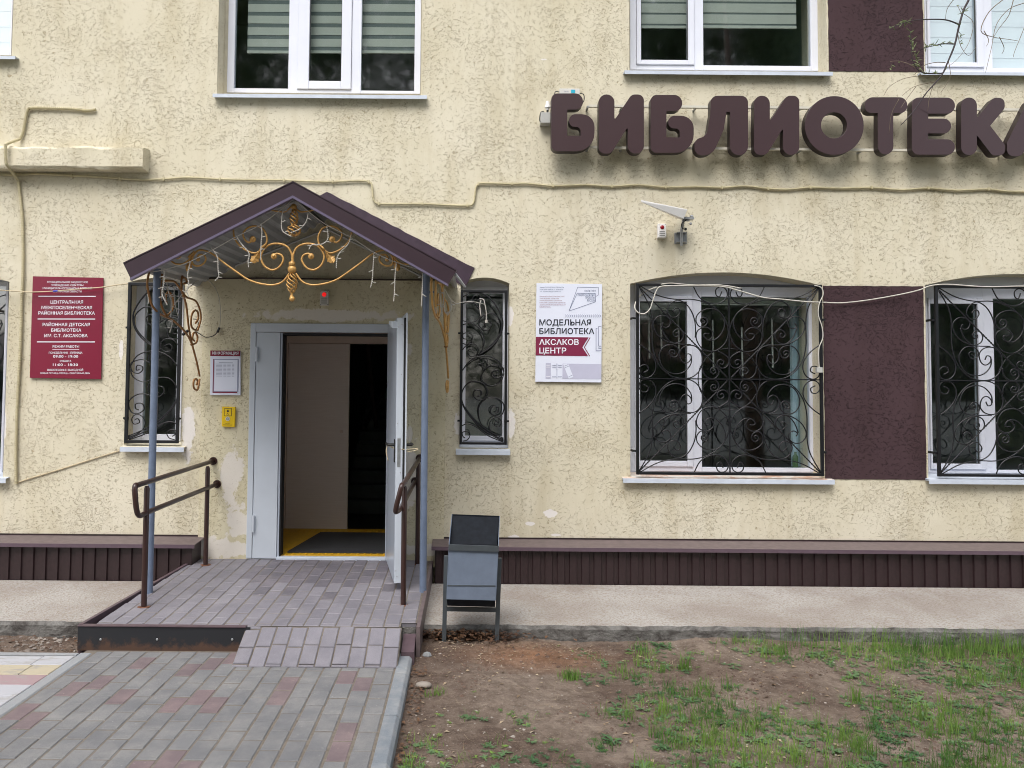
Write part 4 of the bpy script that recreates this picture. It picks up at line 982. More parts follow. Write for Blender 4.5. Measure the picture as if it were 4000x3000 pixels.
# ------------------------------------------------------------ big letter sign
YL0, YL1 = -.175, -.105
sg = thing('letter_sign', 'large plum three dimensional letters БИБЛИОТЕКА on two pale rails high on the wall', 'sign', at(3100, 600, -.1))
c3 = crop(1.659, 2000, 0); c4 = crop(1.659, 3000, 0)
LB = [(255,605,40),(460,605,52),(460,710,52),(358,710,3),(358,880,3),(445,880,4),(445,822,34),(370,822,40),(370,740,40),(535,740,112),(535,980,118),(255,980,40)]
LI = [(562,612,51),(664,612,51),(664,778,4),(775,612,42),(855,612,51),(855,995,51),(750,995,51),(750,822,4),(642,995,42),(562,995,51)]
LL = [(1288,620,45),(1530,620,45),(1530,1005,57),(1413,1005,57),(1413,725,3),(1390,725,3),(1372,840,80),(1300,1003,90),(1183,1010,54),(1183,905,45),(1262,880,60),(1285,740,60)]
def sh(pts, dx, dy): return [(x + dx, y + dy, r) for x, y, r in pts]
LT = [(628,630,52),(903,630,52),(903,732,52),(812,732,3),(812,1000,50),(712,1000,50),(712,732,3),(628,732,52)]
LE = [(932,632,45),(1212,632,52),(1212,737,52),(1038,737,3),(1038,768,3),(1187,768,48),(1187,865,48),(1038,865,3),(1038,902,3),(1212,902,52),(1212,1003,52),(932,1003,45)]
LK = [(1252,632,51),(1354,632,51),(1354,765,3),(1462,632,40),(1532,636,45),(1535,700,45),(1440,815,3),(1537,940,45),(1535,1005,45),(1455,1008,40),(1354,875,3),(1354,1005,51),(1252,1005,51)]
LA = [(1549,1012,50),(1549,925,40),(1690,640,50),(1780,640,50),(1925,930,40),(1925,1014,50),(1830,1014,50),(1795,915,3),(1690,915,3),(1645,1014,50)]
def circ(cx, cy, r, n=48): return [(cx + r * math.cos(2 * math.pi * k / n), cy + r * math.sin(2 * math.pi * k / n)) for k in range(n)]
LETTERS = [(c3, [rounded(LB)]), (c3, [rounded(LI)]), (c3, [rounded(sh(LB, 643, 10))]), (c3, [rounded(LL)]), (c3, [rounded(sh(LI, 1007, 8))]),
           (c4, [circ(430, 813, 191), circ(428, 812, 84)]), (c4, [rounded(LT)]), (c4, [rounded(LE)]), (c4, [rounded(LK)]), (c4, [rounded(LA), [(1737, 745), (1772, 835), (1702, 835)]])]
for cc, loops in LETTERS:
    W = [[(at(*cc(*p), YL0).x, at(*cc(*p), YL0).z) for p in lp] for lp in loops]
    fr = curve_fill(W, YL0, YL1)
    nf = []
    for f in fr.f:
        y = [fr.v[i][1] for i in f]; nf.append(0 if max(y) < YL0 + .001 else 1)
    fr.mi = nf
    fr.build('letter', [M['letter'], M['letterside']], sg, bevel=.0018)
for py, y0 in ((415, 0), (577, 0)):
    a, b = at(2300, py, -.09), at(4300, py + 18, -.09); mb = MB(); h = .010
    mb.quadprism([(a.x, a.z - h), (b.x, b.z - h), (b.x, b.z + h), (a.x, a.z + h)], -.104, -.08); mb.build('rail', M['railwhite'], sg)
    for px in (2297, 2430, 2720, 3130, 3370, 3925):
        p = at(px, py + (px - 2300) * .009, -.09); mb = MB(); mb.box((p.x - .008, -.08, p.z - .008), (p.x + .008, 0, p.z + .008)); mb.build('rail_bracket', M['galv'], sg)

def dev(name, label, cat, c0, c1_, Y0, Y1, mat, bevel=.003, group=None):
    p0, p1 = at(*c0, Y0), at(*c1_, Y0); t_ = thing(name, label, cat, ((p0.x + p1.x) / 2, Y1, p1.z), group)
    mb = MB(); mb.box((p0.x, Y0, p1.z), (p1.x, Y1, p0.z)); mb.build('housing', mat, t_, bevel=bevel); return t_, p0, p1
ps, a, b = dev('power_supply', 'white power supply brick with cyan label lying on top of the first big letter', 'power supply', (2186, 345), (2265, 367), -.15, -.10, M['plastic'])
mb = MB(); q0, q1 = at(2231, 350, -.152), at(2247, 363, -.152); mb.box((q0.x, -.152, q1.z), (q1.x, -.149, q0.z)); mb.build('sticker', M['cyan'], ps)
for s in ([(2186, 360), (2170, 358), (2166, 372)], [(2265, 364), (2280, 370), (2281, 392), (2270, 408)]):
    mb = MB(); mb.tube(spline([at(*p, -.12) for p in s]), .004); mb.build('cable', M['black'], ps)
text_part('POWER SUPPLY', at(2203, 359, -.152), at(2222, 359, -.152), .01, -.153, M['inkblue'], ps)
jb, a, b = dev('junction_box', 'small grey metal junction box on the wall left of the first big letter', 'junction box', (2112, 438), (2150, 480), -.09, 0, M['plasticgrey'])
mb = MB(); mb.tube(spline([at(2125, 436, -.08), at(2112, 440, -.08), at(2108, 470, -.08), at(2116, 478, -.07)]), .004); mb.build('cable', M['black'], jb)
p = at(2139, 430, -.06); ps2 = thing('light_sensor', 'small white cone shaped light sensor above the grey junction box', 'sensor', p)
mb = MB(); mb.tube([p, at(2139, 424, -.06), at(2139, 421, -.06), at(2139, 396, -.06)], [.014, .016, .026, .013], 14); mb.build('cone', M['whitepl'], ps2, smooth=True)
mb = MB(); mb.box((p.x - .008, -.06, p.z - .025), (p.x + .008, -.045, p.z)); mb.build('stem', M['slot'], ps2)

# strobes
for (n_, lab, c0, c1_, hm, lens, Y) in (('alarm_sounder', 'grey alarm sounder with lit red lens over the open door', (1250, 1135), (1282, 1192), 'plastic', 'redlit', -.065),
                                ('alarm_sounder', 'white alarm sounder with dark red lens beside the white antenna', (2571, 873), (2603, 928), 'whitepl', 'reddim', -.05)):
    st, a, b = dev(n_, lab, 'alarm', c0, c1_, Y, Y + .045 if Y < -.06 else 0, M[hm], .004)
    w = b.x - a.x; h = a.z - b.z; cx = (a.x + b.x) / 2
    mb = MB(); mb.ball((cx, Y, a.z - h * .27), w * .26, 14, 8, (1, .5, 1)); mb.build('lens', M[lens], st, smooth='all')
    for k in range(3): mb = MB(); mb.box((cx - w * .33, Y - .003, a.z - h * (.56 + k * .14) - .004), (cx + w * .33, Y + .001, a.z - h * (.56 + k * .14))); mb.build('slot', M['slot2'], st)
    for sx in (-1, 1):
        for zz in (a.z - .006, b.z + .006): mb = MB(); mb.ball((cx + sx * (w / 2 - .007), Y, zz), .003, 6, 4); mb.build('screw', M['slot'], st)
# antenna
an = thing('antenna', 'white wedge shaped antenna on a tilting galvanised wall bracket', 'antenna', at(2660, 930, 0))
A = lambda x, y, Y: at(2000 + x / 1.659, y / 1.659, Y)
t0, t1, b0, b1 = A(835, 1297, -.42), A(1138, 1357, -.20), A(838, 1310, -.42), A(1112, 1420, -.20)
dy = Vector((0.01, .04, .0))
mb = MB(); mb.hexa([b0, b1, b1 + Vector((.02, .16, .03)), b0 + Vector((.01, .03, .01)), t0, t1, t1 + Vector((.02, .16, .03)), t0 + Vector((.01, .03, .01))]); mb.build('radome', M['whitepl'], an, bevel=.004)
p0 = A(1110, 1430, -.12); p1 = A(1098, 1505, -.08); p2 = A(1098, 1592, -.06)
mb = MB(); mb.tube([A(1150, 1425, -.14), p0, p1], .013, 10); mb.build('arm', M['galv'], an, smooth=True)
mb = MB(); mb.tube([p1, p2], .011, 10); mb.build('mast', M['galv'], an, smooth=True)
mb = MB(); mb.box(tuple(A(1112, 1405, -.16)), tuple(A(1168, 1430, -.10))); mb.ball(A(1165, 1402, -.14), .014); mb.ball(A(1158, 1450, -.14), .012); mb.build('clamp', M['galv'], an)
a, b = A(1055, 1505, -.02), A(1135, 1578, -.02); mb = MB(); mb.box((a.x, -.008, b.z), (b.x, -.001, a.z)); mb.box((a.x + .012, -.06, b.z + .004), (b.x - .012, -.009, b.z + .012)); mb.box((a.x + .012, -.06, a.z - .012), (b.x - .012, -.009, a.z - .004)); mb.build('wall_plate', M['galv'], an)
mb = MB(); mb.tube(spline([A(1130, 1425, -.14), A(1100, 1450, -.15), A(1105, 1480, -.13), A(1125, 1485, -.1)]), .004); mb.ball(A(1125, 1485, -.1), .012); mb.build('cable', M['black'], an)

# ------------------------------------------------------------ flat signs
def board(name, label, corners, Y0, mat, th=.012):
    P = [at(*c, Y0) for c in corners]    # tl tr br bl
    t_ = thing(name, label, 'sign', ((P[3].x + P[2].x) / 2, 0, P[2].z)); mb = MB()
    mb.quadprism([(P[3].x, P[3].z), (P[2].x, P[2].z), (P[1].x, P[1].z), (P[0].x, P[0].z)], Y0, Y0 + th)
    mb.build('board', mat, t_, bevel=.001)
    def uv(u, v): return P[0] * (1 - u) * (1 - v) + P[1] * u * (1 - v) + P[3] * (1 - u) * v + P[2] * u * v
    H = (P[0].z - P[3].z)
    return t_, uv, H
YS = -.02
rs, uv, H = board('library_hours_sign', 'maroon board with white Russian lettering giving the library names and opening hours', [(128, 1079), (403, 1085), (394, 1481), (116, 1476)], YS, M['signred'])
s7 = 1180 / 320.
def uvp(x, y):      # zoomed pixels of the maroon board -> u, v
    return ((x - 105 + (y - 110) * .0296) / 1016.0, (y - 108 - (x - 105) * .019) / 1460.0)
def line(txt, x0, x1, yb, hpx, parent, uvf, uvpf, Y, mat, sc_, bold=.012):
    a = uvf(*uvpf(x0, yb)); b = uvf(*uvpf(x1, yb)); h = hpx / sc_ * (6.6 + Y) / FPX
    text_part(txt, a, b, h, Y, mat, parent, bold)
for txt, x0, x1, yb, h in (('МУНИЦИПАЛЬНОЕ БЮДЖЕТНОЕ', 315, 900, 205, 27), ('УЧРЕЖДЕНИЕ КУЛЬТУРЫ', 375, 835, 250, 27), ('МУНИЦИПАЛЬНОГО РАЙОНА БОРСКИЙ', 250, 958, 294, 27),
        ('САМАРСКОЙ ОБЛАСТИ', 400, 808, 340, 27), ('ЦЕНТРАЛЬНАЯ', 362, 830, 502, 46), ('МЕЖПОСЕЛЕНЧЕСКАЯ', 232, 958, 582, 46), ('РАЙОННАЯ БИБЛИОТЕКА', 187, 998, 660, 46),
        ('РАЙОННАЯ ДЕТСКАЯ', 247, 925, 826, 46), ('БИБЛИОТЕКА', 372, 802, 906, 46), ('ИМ. С.Т. АКСАКОВА', 273, 893, 985, 46), ('РЕЖИМ РАБОТЫ', 391, 770, 1135, 34),
        ('ПОНЕДЕЛЬНИК - ПЯТНИЦА', 337, 818, 1222, 28), ('09:00 - 19:00', 398, 756, 1278, 38), ('СУББОТА', 493, 657, 1340, 27), ('11:00 - 18:30', 394, 752, 1398, 38),
        ('ВОСКРЕСЕНЬЕ: ВЫХОДНОЙ', 317, 826, 1468, 28), ('ПЕРВАЯ ПЯТНИЦА МЕСЯЦА - САНИТАРНЫЙ ДЕНЬ', 215, 925, 1512, 22)):
    line(txt, x0, x1, yb, h, rs, uv, uvp, YS - .002, M['white'], s7, .012)
def bar(uvf, uvpf, x0, y0, x1, y1, th, Y, mat, parent, sc_, name='rule'):
    a = uvf(*uvpf(x0, y0)); b = uvf(*uvpf(x1, y1)); d = (b - a); d.y = 0; n = Vector((-d.z, 0, d.x)).normalized() * (th / 2 / sc_ * 6.6 / FPX)
    mb = MB(); mb.add([(a.x + n.x, Y, a.z + n.z), (a.x - n.x, Y, a.z - n.z), (b.x - n.x, Y, b.z - n.z), (b.x + n.x, Y, b.z + n.z)], [(0, 1, 2, 3)]); return mb.build(name, mat, parent)
for x0, x1, y, th in ((188, 1013, 397, 13), (177, 1003, 724, 13), (167, 998, 1053, 13), (388, 772, 1160, 6)):
    bar(uv, uvp, x0, y, x1, y, th, YS - .002, M['white'], rs, s7)

ws, uv2, H2 = board('library_board', 'white board with black Russian lettering, a maroon banner and pale drawings of books', [(2096, 1106), (2352, 1110), (2349, 1494), (2091, 1491)], YS, M['signwhite'])
s8 = 1207 / 320.
def uvq(x, y): return ((x - 136 + (y - 96) * .012) / 966.0, (y - 96 - (x - 136) * .014) / 1450.0)
Y2 = YS - .002
for txt, x0, x1, yb, h, m_, bo in (('446660 САМАРСКАЯ ОБЛАСТЬ', 183, 537, 165, 16, 'inkblue', .0), ('БОРСКИЙ РАЙОН, С. БОРСКОЕ', 183, 530, 198, 16, 'inkblue', .0), ('УЛ. ЛЕНИНГРАДСКАЯ 47 "Б"', 183, 497, 228, 16, 'inkblue', 0),
        ('МУНИЦИПАЛЬНОЕ БЮДЖЕТНОЕ', 181, 547, 300, 16, 'inkrose', 0), ('УЧРЕЖДЕНИЕ КУЛЬТУРЫ', 181, 465, 331, 16, 'inkrose', 0), ('МУНИЦИПАЛЬНОГО РАЙОНА', 181, 507, 361, 16, 'inkrose', 0),
        ('БОРСКИЙ САМАРСКОЙ ОБЛАСТИ', 181, 558, 393, 16, 'inkrose', 0), ('«БОРСКАЯ МЕЖПОСЕЛЕНЧЕСКАЯ', 181, 560, 424, 16, 'inkrose', 0), ('БИБЛИОТЕКА»', 181, 345, 455, 16, 'inkrose', 0),
        ('КУЛЬТУРА', 843, 1010, 222, 28, 'inkblue', 0), ('НАЦИОНАЛЬНЫЕ', 742, 993, 285, 34, 'inkblue', 0), ('ПРОЕКТЫ', 852, 993, 326, 34, 'inkblue', 0), ('РОССИИ', 880, 998, 368, 34, 'inkblue', 0),
        ('МОДЕЛЬНАЯ', 176, 936, 718, 86, 'ink', .018), ('БИБЛИОТЕКА', 176, 984, 846, 86, 'ink', .018)):
    line(txt, x0, x1, yb, h, ws, uv2, uvq, Y2, M[m_], s8, bo)
def poly(uvf, uvpf, pts, Y, mat, parent, name):
    W = [uvf(*uvpf(*p)) for p in pts]; mb = MB(); mb.add([(w.x, Y, w.z) for w in W], [tuple(range(len(W)))]); return mb.build(name, mat, parent)
poly(uv2, uvq, [(125, 888), (900, 896), (808, 1042), (892, 1172), (122, 1160)], Y2, M['banner'], ws, 'banner')
line('АКСАКОВ', 174, 755, 1005, 82, ws, uv2, uvq, Y2 - .001, M['white'], s8, .018); line('ЦЕНТР', 176, 572, 1130, 82, ws, uv2, uvq, Y2 - .001, M['white'], s8, .018)
bar(uv2, uvq, 922, 898, 836, 1044, 12, Y2, M['banner'], ws, s8); bar(uv2, uvq, 836, 1040, 916, 1172, 12, Y2, M['banner'], ws, s8)
for a_ in ([(612, 508), (742, 154), (1047, 157), (1045, 272), (1008, 292)], [(612, 508), (735, 243), (1003, 248), (1002, 372), (612, 508)]):
    for p, q in zip(a_[:-1], a_[1:]): bar(uv2, uvq, *p, *q, 5, Y2, M['inkblue'], ws, s8, 'logo_line')
for k in range(17):
    x = 558 + k * 31.5
    for s in (-1, 1): bar(uv2, uvq, x, 580 + s * 20, x + 18, 580, 7, Y2 - .0003 * (s > 0), M['lilac2'], ws, s8, 'chevron')
for a_ in ([(1088, 732), (1045, 736), (1045, 1025), (1085, 1025)], [(1030, 762), (1010, 764), (1008, 1092), (1085, 1092)]):
    for p, q in zip(a_[:-1], a_[1:]): bar(uv2, uvq, *p, *q, 10, Y2, M['lilac2'], ws, s8, 'book_outline')
bar(uv2, uvq, 1040, 1052, 1085, 1060, 12, Y2 - .0005, M['lilac2'], ws, s8, 'book_outline')
poly(uv2, uvq, [(271, 1272), (346, 1272), (343, 1500), (268, 1500)], Y2, M['lilac'], ws, 'book_print'); poly(uv2, uvq, [(518, 1282), (1082, 1290), (1080, 1508), (515, 1502)], Y2, M['lilac'], ws, 'book_print')
poly(uv2, uvq, [(526, 1290), (600, 1285), (675, 1478), (608, 1503)], Y2 - .0008, M['signwhite'], ws, 'book_print')
for p, q in (((276, 1305), (338, 1305)), ((276, 1333), (338, 1333)), ((274, 1473), (338, 1473))): bar(uv2, uvq, *p, *q, 8, Y2 - .0008, M['white'], ws, s8)
for p, q in (((434, 1278), (434, 1500)), ((366, 1305), (424, 1305)), ((366, 1333), (424, 1333)), ((450, 1305), (508, 1305)), ((450, 1333), (508, 1333)), ((362, 1473), (422, 1473)), ((448, 1473), (508, 1473)), ((545, 1318), (598, 1296)), ((552, 1342), (606, 1320)), ((606, 1472), (660, 1452))):
    bar(uv2, uvq, *p, *q, 7, Y2 - .0012, M['lilac2'], ws, s8)

YI = -.048
ib, uv3, H3 = board('information_board', 'small white information board with maroon heading and a framed timetable left of the door', [(822, 1369), (939, 1370), (939, 1544), (820, 1543)], YI, M['signwhite'], .015)
idn = lambda u, v: (u, v)
W = lambda u, v: uv3(u, v)
def q3(u0, v0, u1, v1, mat, nm, dy_=.002):
    a, b = W(u0, v0), W(u1, v1); mb = MB(); mb.add([(a.x, YI - dy_, b.z), (b.x, YI - dy_, b.z), (b.x, YI - dy_, a.z), (a.x, YI - dy_, a.z)], [(0, 1, 2, 3)]); return mb.build(nm, mat, ib)
q3(0, 0, 1, .125, M['signred'], 'heading'); text_part('ИНФОРМАЦИЯ', W(.07, .092), W(.94, .092), .026, YI - .003, M['white'], ib, .01)
q3(.10, .19, .90, .95, M['signred'], 'frame_print'); q3(.13, .19, .93, .925, M['lilac2'], 'frame_print', .0025); q3(.15, .21, .89, .905, M['signwhite'], 'paper', .003)
for k in range(11):
    v = .27 + k * .03
    if k == 0: q3(.3, v, .75, v + .01, M['inkblue'], 'print_line', .0035)
    else:
        for u0, u1 in ((.2, .40), (.44, .54), (.57, .68), (.72, .80)): q3(u0, v, u1, v + .009, M['lilac2'], 'print_line', .0035)
YY = -.055
yb_, uv4, H4 = board('call_button_panel', 'yellow call button panel for disabled visitors under the information board', [(868, 1588), (918, 1590), (916, 1668), (866, 1666)], YY, M['yellow'], .024)
yb_['category'] = 'call panel'
def q4(u0, v0, u1, v1, mat, nm, dy_=.002):
    a, b = uv4(u0, v0), uv4(u1, v1); mb = MB(); mb.add([(a.x, YY - dy_, b.z), (b.x, YY - dy_, b.z), (b.x, YY - dy_, a.z), (a.x, YY - dy_, a.z)], [(0, 1, 2, 3)]); return mb.build(nm, mat, yb_)
q4(.18, .08, .76, .46, M['ink'], 'pictogram_frame'); q4(.21, .10, .73, .44, M['yellow'], 'pictogram_field', .0025)
p = uv4(.46, .2); mb = MB(); mb.add([(p.x - .009, YY - .003, p.z - .01), (p.x + .009, YY - .003, p.z - .01), (p.x + .005, YY - .003, p.z + .006), (p.x, YY - .003, p.z + .01), (p.x - .005, YY - .003, p.z + .006)], [(0, 1, 2, 3, 4)]); mb.build('bell_print', M['ink'], yb_)
p = uv4(.46, .36)
def disc(mb, c, r, Y, n=20, r2=0):
    if r2: mb.add([(c.x + rr_ * math.cos(2 * math.pi * k / n), Y, c.z + rr_ * math.sin(2 * math.pi * k / n)) for rr_ in (r, r2) for k in range(n)], [(k, (k + 1) % n, n + (k + 1) % n, n + k) for k in range(n)])
    else: mb.add([(c.x + r * math.cos(2 * math.pi * k / n), Y, c.z + r * math.sin(2 * math.pi * k / n)) for k in range(n)], [tuple(range(n))])
mb = MB(); disc(mb, p - Vector((.002, 0, .004)), .008, YY - .003, 16, .006); mb.box((p.x - .003, YY - .0031, p.z - .002), (p.x, YY - .003, p.z + .011)); mb.box((p.x - .003, YY - .0031, p.z - .003), (p.x + .008, YY - .003, p.z)); mb.build('wheelchair_print', M['ink'], yb_)
p = uv4(.46, .60); mb = MB(); mb.tube([(p.x, YY, p.z), (p.x, YY - .006, p.z)], .018, 18); mb.build('button', M['plastic'], yb_)
mb = MB(); disc(mb, p, .012, YY - .0065, 18, .009); mb.build('button_ring', M['weed'], yb_); mb = MB(); disc(mb, p, .006, YY - .0066, 12, .004); mb.build('button_ring', M['ink'], yb_)
text_part('КНОПКА', uv4(.25, .86), uv4(.62, .86), .008, YY - .002, M['darkwood'], yb_); text_part('ВЫЗОВ ПЕРСОНАЛА', uv4(.1, .93), uv4(.8, .93), .007, YY - .002, M['darkwood'], yb_)

# ------------------------------------------------------------ canopy
YC0 = -1.35                                   # front of the canopy
can = thing('entrance_canopy', 'plum gable canopy on two blue grey posts with gilded iron scrollwork over the door', 'canopy', (-1.2, -.7, 0.2))
apx = at(1145, 712, YC0); cl = at(482, 1030, YC0); cr = at(1783, 1058, YC0); clb = at(509, 1086, YC0); crb = at(1751, 1110, YC0)
apb = at(1136, 764, YC0)
def zint(z): return z
# fascia, two boards meeting at the apex
apm = Vector((apx.x, YC0, apx.z))
th = (cl - clb).length
fh = apx.z - apb.z
apl = Vector((apx.x, YC0, apb.z))
for a, b, nm in ((cl, clb, 0), (cr, crb, 1)):
    mb = MB(); pts = [(a.x, a.z), (apm.x, apm.z), (apl.x, apl.z), (b.x, b.z)]
    if nm == 0: pts = pts[::-1]
    mb.quadprism(pts, YC0, YC0 + .02); mb.build('fascia_board', M['fascia'], can)
    # bent lower lip
    l2 = Vector((0, 0, -.018)); mb = MB()
    pts = [(b.x, b.z), (apl.x, apl.z), (apl.x, apl.z + l2.z), (b.x + (.012 if nm == 0 else -.012) * 0, b.z + l2.z * .9)]
    if nm == 0: pts = pts[::-1]
    mb.quadprism(pts, YC0 - .006, YC0 + .03); mb.build('fascia_lip', M['fascialip'], can)
    mb = MB(); h = .008
    pts = [(a.x, a.z), (apm.x, apm.z), (apm.x, apm.z + h), (a.x, a.z + h)]
    mb.quadprism(pts if nm == 0 else pts[::-1], YC0 - .004, YC0 + .05); mb.build('fascia_cap', M['fascia'], can)
# corrugated roof sheets
zbk_r, zbk_l, zbk_e = 3.12, 2.52, 2.53
def sheetroof(xe, zef, zeb, name):
    n = 60; v = []; mb = MB(); yb = -.002
    for i in range(n + 1):
        t = i / n; c_ = .010 * (1 if (i % 4 in (0, 1)) else -1)
        for yy, zr_, ze_ in ((YC0 + .021, apx.z - .03, zef - .03), (yb, zbk_r - .0, zeb)):
            v.append((apx.x + (xe - apx.x) * t, yy, zr_ + (ze_ - zr_) * t + c_))
    mb.v = v; mb.f = [(2 * i, 2 * i + 1, 2 * i + 3, 2 * i + 2) for i in range(n)]; mb.mi = [0] * n
    o = mb.build(name, M['soffit'], can); s_ = o.modifiers.new('thick', 'SOLIDIFY'); s_.thickness = .004; return o
sheetroof(cl.x + .02, cl.z, zbk_e, 'roof_sheet'); sheetroof(cr.x - .01, cr.z, zbk_e, 'roof_sheet')
# plum flashing up the wall, ragged upper edge
for sgn, xe_, x2, zt2, zb2 in ((1, at(1854, 1047, -.01).x, at(1819, 1121, -.01).x, at(1854, 1047, -.01).z, at(1819, 1121, -.01).z),):
    za = at(1277, 749, -.01)
    n = 60; up = []; lo = []
    for i in range(n + 1):
        t = i / n; x = za.x + (xe_ - za.x) * t; z = za.z + (zt2 - za.z) * t + .012 * (vnoise(np.array([x]), np.array([.2]), 21, 17)[0] - .5)
        up.append((x, z))
    for i in range(n + 1):
        t = 1 - i / n; x = za.x + (x2 - za.x) * t; z = (za.z - .21) + (zb2 - (za.z - .21)) * t; lo.append((x, z))
    curve_fill([up + lo], -.012, .002).build('flashing', M['flash'], can)
    lx = at(509, 1086, 0).x + .02
    curve_fill([[(za.x, za.z), (za.x, za.z - .2), (-2.30, 2.56), (-2.38, 2.70)]], -.011, .002).build('flashing', M['flash'], can)
# scalloped end of the roof sheet
mb = MB()
for k in range(12):
    t = k / 11; p = Vector((cr.x - .005, YC0 + .05, cr.z - .02)).lerp(Vector((at(1815, 1120, -.03).x, -.03, at(1815, 1120, -.03).z)), t); mb.ball(p, .012, 8, 5)
mb.build('sheet_edge', M['soffit'], can, smooth='all')
# frame beams
XL, XR = -2.245, -.335
mb = MB(); mb.box((XL - .02, YC0 + .2, 2.575), (XL + .02, -.03, 2.615)); mb.build('side_beam', M['iron'], can)
mb = MB(); mb.box((XR - .02, YC0 + .2, 2.575), (XR + .02, -.03, 2.615)); mb.build('side_beam', M['iron'], can)
for yb in (-.035, -1.06):
    for xs_, zs_ in ((XL, 2.60), (XR, 2.60)):
        mb = MB(); mb.tube([(xs_, yb, zs_), (apx.x, yb, 3.03)], .010, 4); mb.build('rafter', M['plasticgrey' if yb > -.5 else 'soffit'], can)
mb = MB(); mb.tube([(apx.x, YC0 + .03, 2.99), (apx.x, -.02, 3.05)], .015, 4); mb.build('ridge_bar', M['iron'], can)
for xs_, pxb, pyb in ((0, 582, 2316), (1, 1652, 2313)):
    base = atZ(pxb, pyb, zl(-1.05)); X = base.x
    mb = MB(); mb.tube([(X, base.y, zl(base.y) - .01), (X, base.y, 2.60)], .0255, 16); mb.build('post', M['post'], can, smooth=True)
    if xs_:
        z = at(1680, 1141, base.y).z; mb = MB(); mb.tube([(X, base.y, z - .012), (X, base.y, z + .012)], .028, 14); mb.box((X + .02, base.y - .01, z - .006), (X + .06, base.y + .01, z + .006)); mb.build('post_clamp', M['post'], can)
    POSTY = base.y
# gilded scrollwork in the gable
c5 = crop(2.949, 450, 700); YO = YC0 + .10
axis = 2043.0
OS = [([(2038,960),(2035,870),(1985,780),(1880,742),(1770,760),(1700,830),(1680,910),(1720,1000),(1800,1045),(1880,1020),(1935,940),(1920,880),(1860,858),(1828,885)], .011),
 ([(1700,800),(1620,850),(1530,830),(1430,760),(1370,660),(1362,560)], .010),
 ([(1700,800),(1740,740),(1745,660),(1700,570),(1620,540),(1530,560),(1475,620),(1490,690),(1540,730),(1582,700)], .010),
 ([(2005,1085),(1930,1180),(1820,1218),(1680,1205),(1540,1160),(1430,1090),(1250,960),(1150,880),(1060,830),(960,820),(900,880),(885,950),(920,995),(990,990),(1040,940),(1030,880),(970,870),(945,905)], .010),
 ([(885,890),(800,965),(700,975),(630,930)], .009), ([(765,850),(745,900),(690,912)], .009), ([(2025,318),(1960,372),(1890,372),(1790,355)], .008)]
def O3(x, y, sx, dY=0): return at(*c5(x if sx == 1 else 2 * axis - x, y), YO + dY)
for sx in (1, -1):
    for pts, r in OS:
        mb = MB(); mb.tube(spline([O3(x, y, sx) for x, y in pts], 5), r * .68, 8); mb.build('scroll', M['gold'], can, smooth='all')
    for x, y, r in ((1828, 888, .022), (1585, 692, .023), (955, 925, .015)):
        p = O3(x, y, sx); mb = MB(); mb.ball(p, r, 14, 8, (1, .5, 1)); mb.ball(p - Vector((0, r * .4, 0)), r * .45, 10, 6); mb.build('boss', M['gold'], can, smooth='all')
    for x, y in ((1700, 800), (880, 888)):
        p = O3(x, y, sx); mb = MB()
        for k in range(3): mb.tube([p + Vector((sx * (-.018 + k * .012), -.012, -.012 + k * .010)), p + Vector((sx * (.0 + k * .012), -.014, .012 + k * .010))], .007, 6)
        mb.build('collar', M['gold'], can, smooth='all')
    for (x0, y0), (x1, y1), w in (((1660, 840), (1565, 965), .035), ((870, 920), (820, 1060), .026)):
        a, b = O3(x0, y0, sx), O3(x1, y1, sx); d = b - a; n_ = Vector((-d.z, 0, d.x)).normalized(); mb = MB()
        prof = [(0, .15), (.2, .5), (.35, .75), (.45, .6), (.6, 1.0), (.7, .7), (.85, .6), (1, 0)]
        v = []
        for t, ww in prof:
            c_ = a + d * t; bend = .012 * math.sin(t * 3); v += [tuple(c_ + n_ * w * ww + Vector((0, bend, 0))), tuple(c_ + Vector((0, -.012 + bend, 0))), tuple(c_ - n_ * w * ww + Vector((0, bend, 0)))]
        f = []
        for i in range(len(prof) - 1): f += [(3 * i, 3 * i + 1, 3 * i + 4, 3 * i + 3), (3 * i + 1, 3 * i + 2, 3 * i + 5, 3 * i + 4)]
        mb.add(v, f); o = mb.build('iron_leaf', M['gold'], can); s_ = o.modifiers.new('t', 'SOLIDIFY'); s_.thickness = .004
def basket(top, bot, rmax, turns, nst, r, name, prof=None):
    mb = MB()
    for k in range(nst):
        pts = []
        for i in range(17):
            t = i / 16; rad = rmax * (math.sin(math.pi * t) ** .7) + .006; a = 2 * math.pi * (k / nst + turns * t)
            c_ = top.lerp(bot, t); pts.append(c_ + Vector((math.cos(a) * rad, math.sin(a) * rad, 0)))
        mb.tube(pts, r, 6)
    mb.build(name, M['gold'], can, smooth='all')
def o1(x, y): return at(*c5(x, y), YO)
for y, r in ((1040, .0310), (1378, .0200), (318, .0215)):
    mb = MB(); mb.ball(o1(2038 if y != 318 else 2058, y), r, 16, 10); mb.build('ball', M['gold'], can, smooth='all')
mb = MB(); p, q = o1(2038, 1000), o1(2038, 955); mb.tube([p, p.lerp(q, .3), p.lerp(q, .5), p.lerp(q, .7), q], [.026, .02, .026, .02, .024], 14); mb.build('collar', M['gold'], can, smooth='all')
basket(o1(2038, 1085), o1(2036, 1310), .030, .9, 5, .005, 'twisted_basket'); basket(o1(2060, 350), o1(2058, 540), .022, 1.0, 4, .005, 'twisted_basket'); basket(o1(2058, 525), o1(2058, 655), .042, .6, 5, .0045, 'twisted_basket')
mb = MB(); p, q = o1(2036, 1300), o1(2034, 1355); mb.tube([p, p.lerp(q, .5), q], [.014, .008, .014], 10); mb.build('neck', M['gold'], can, smooth=True)
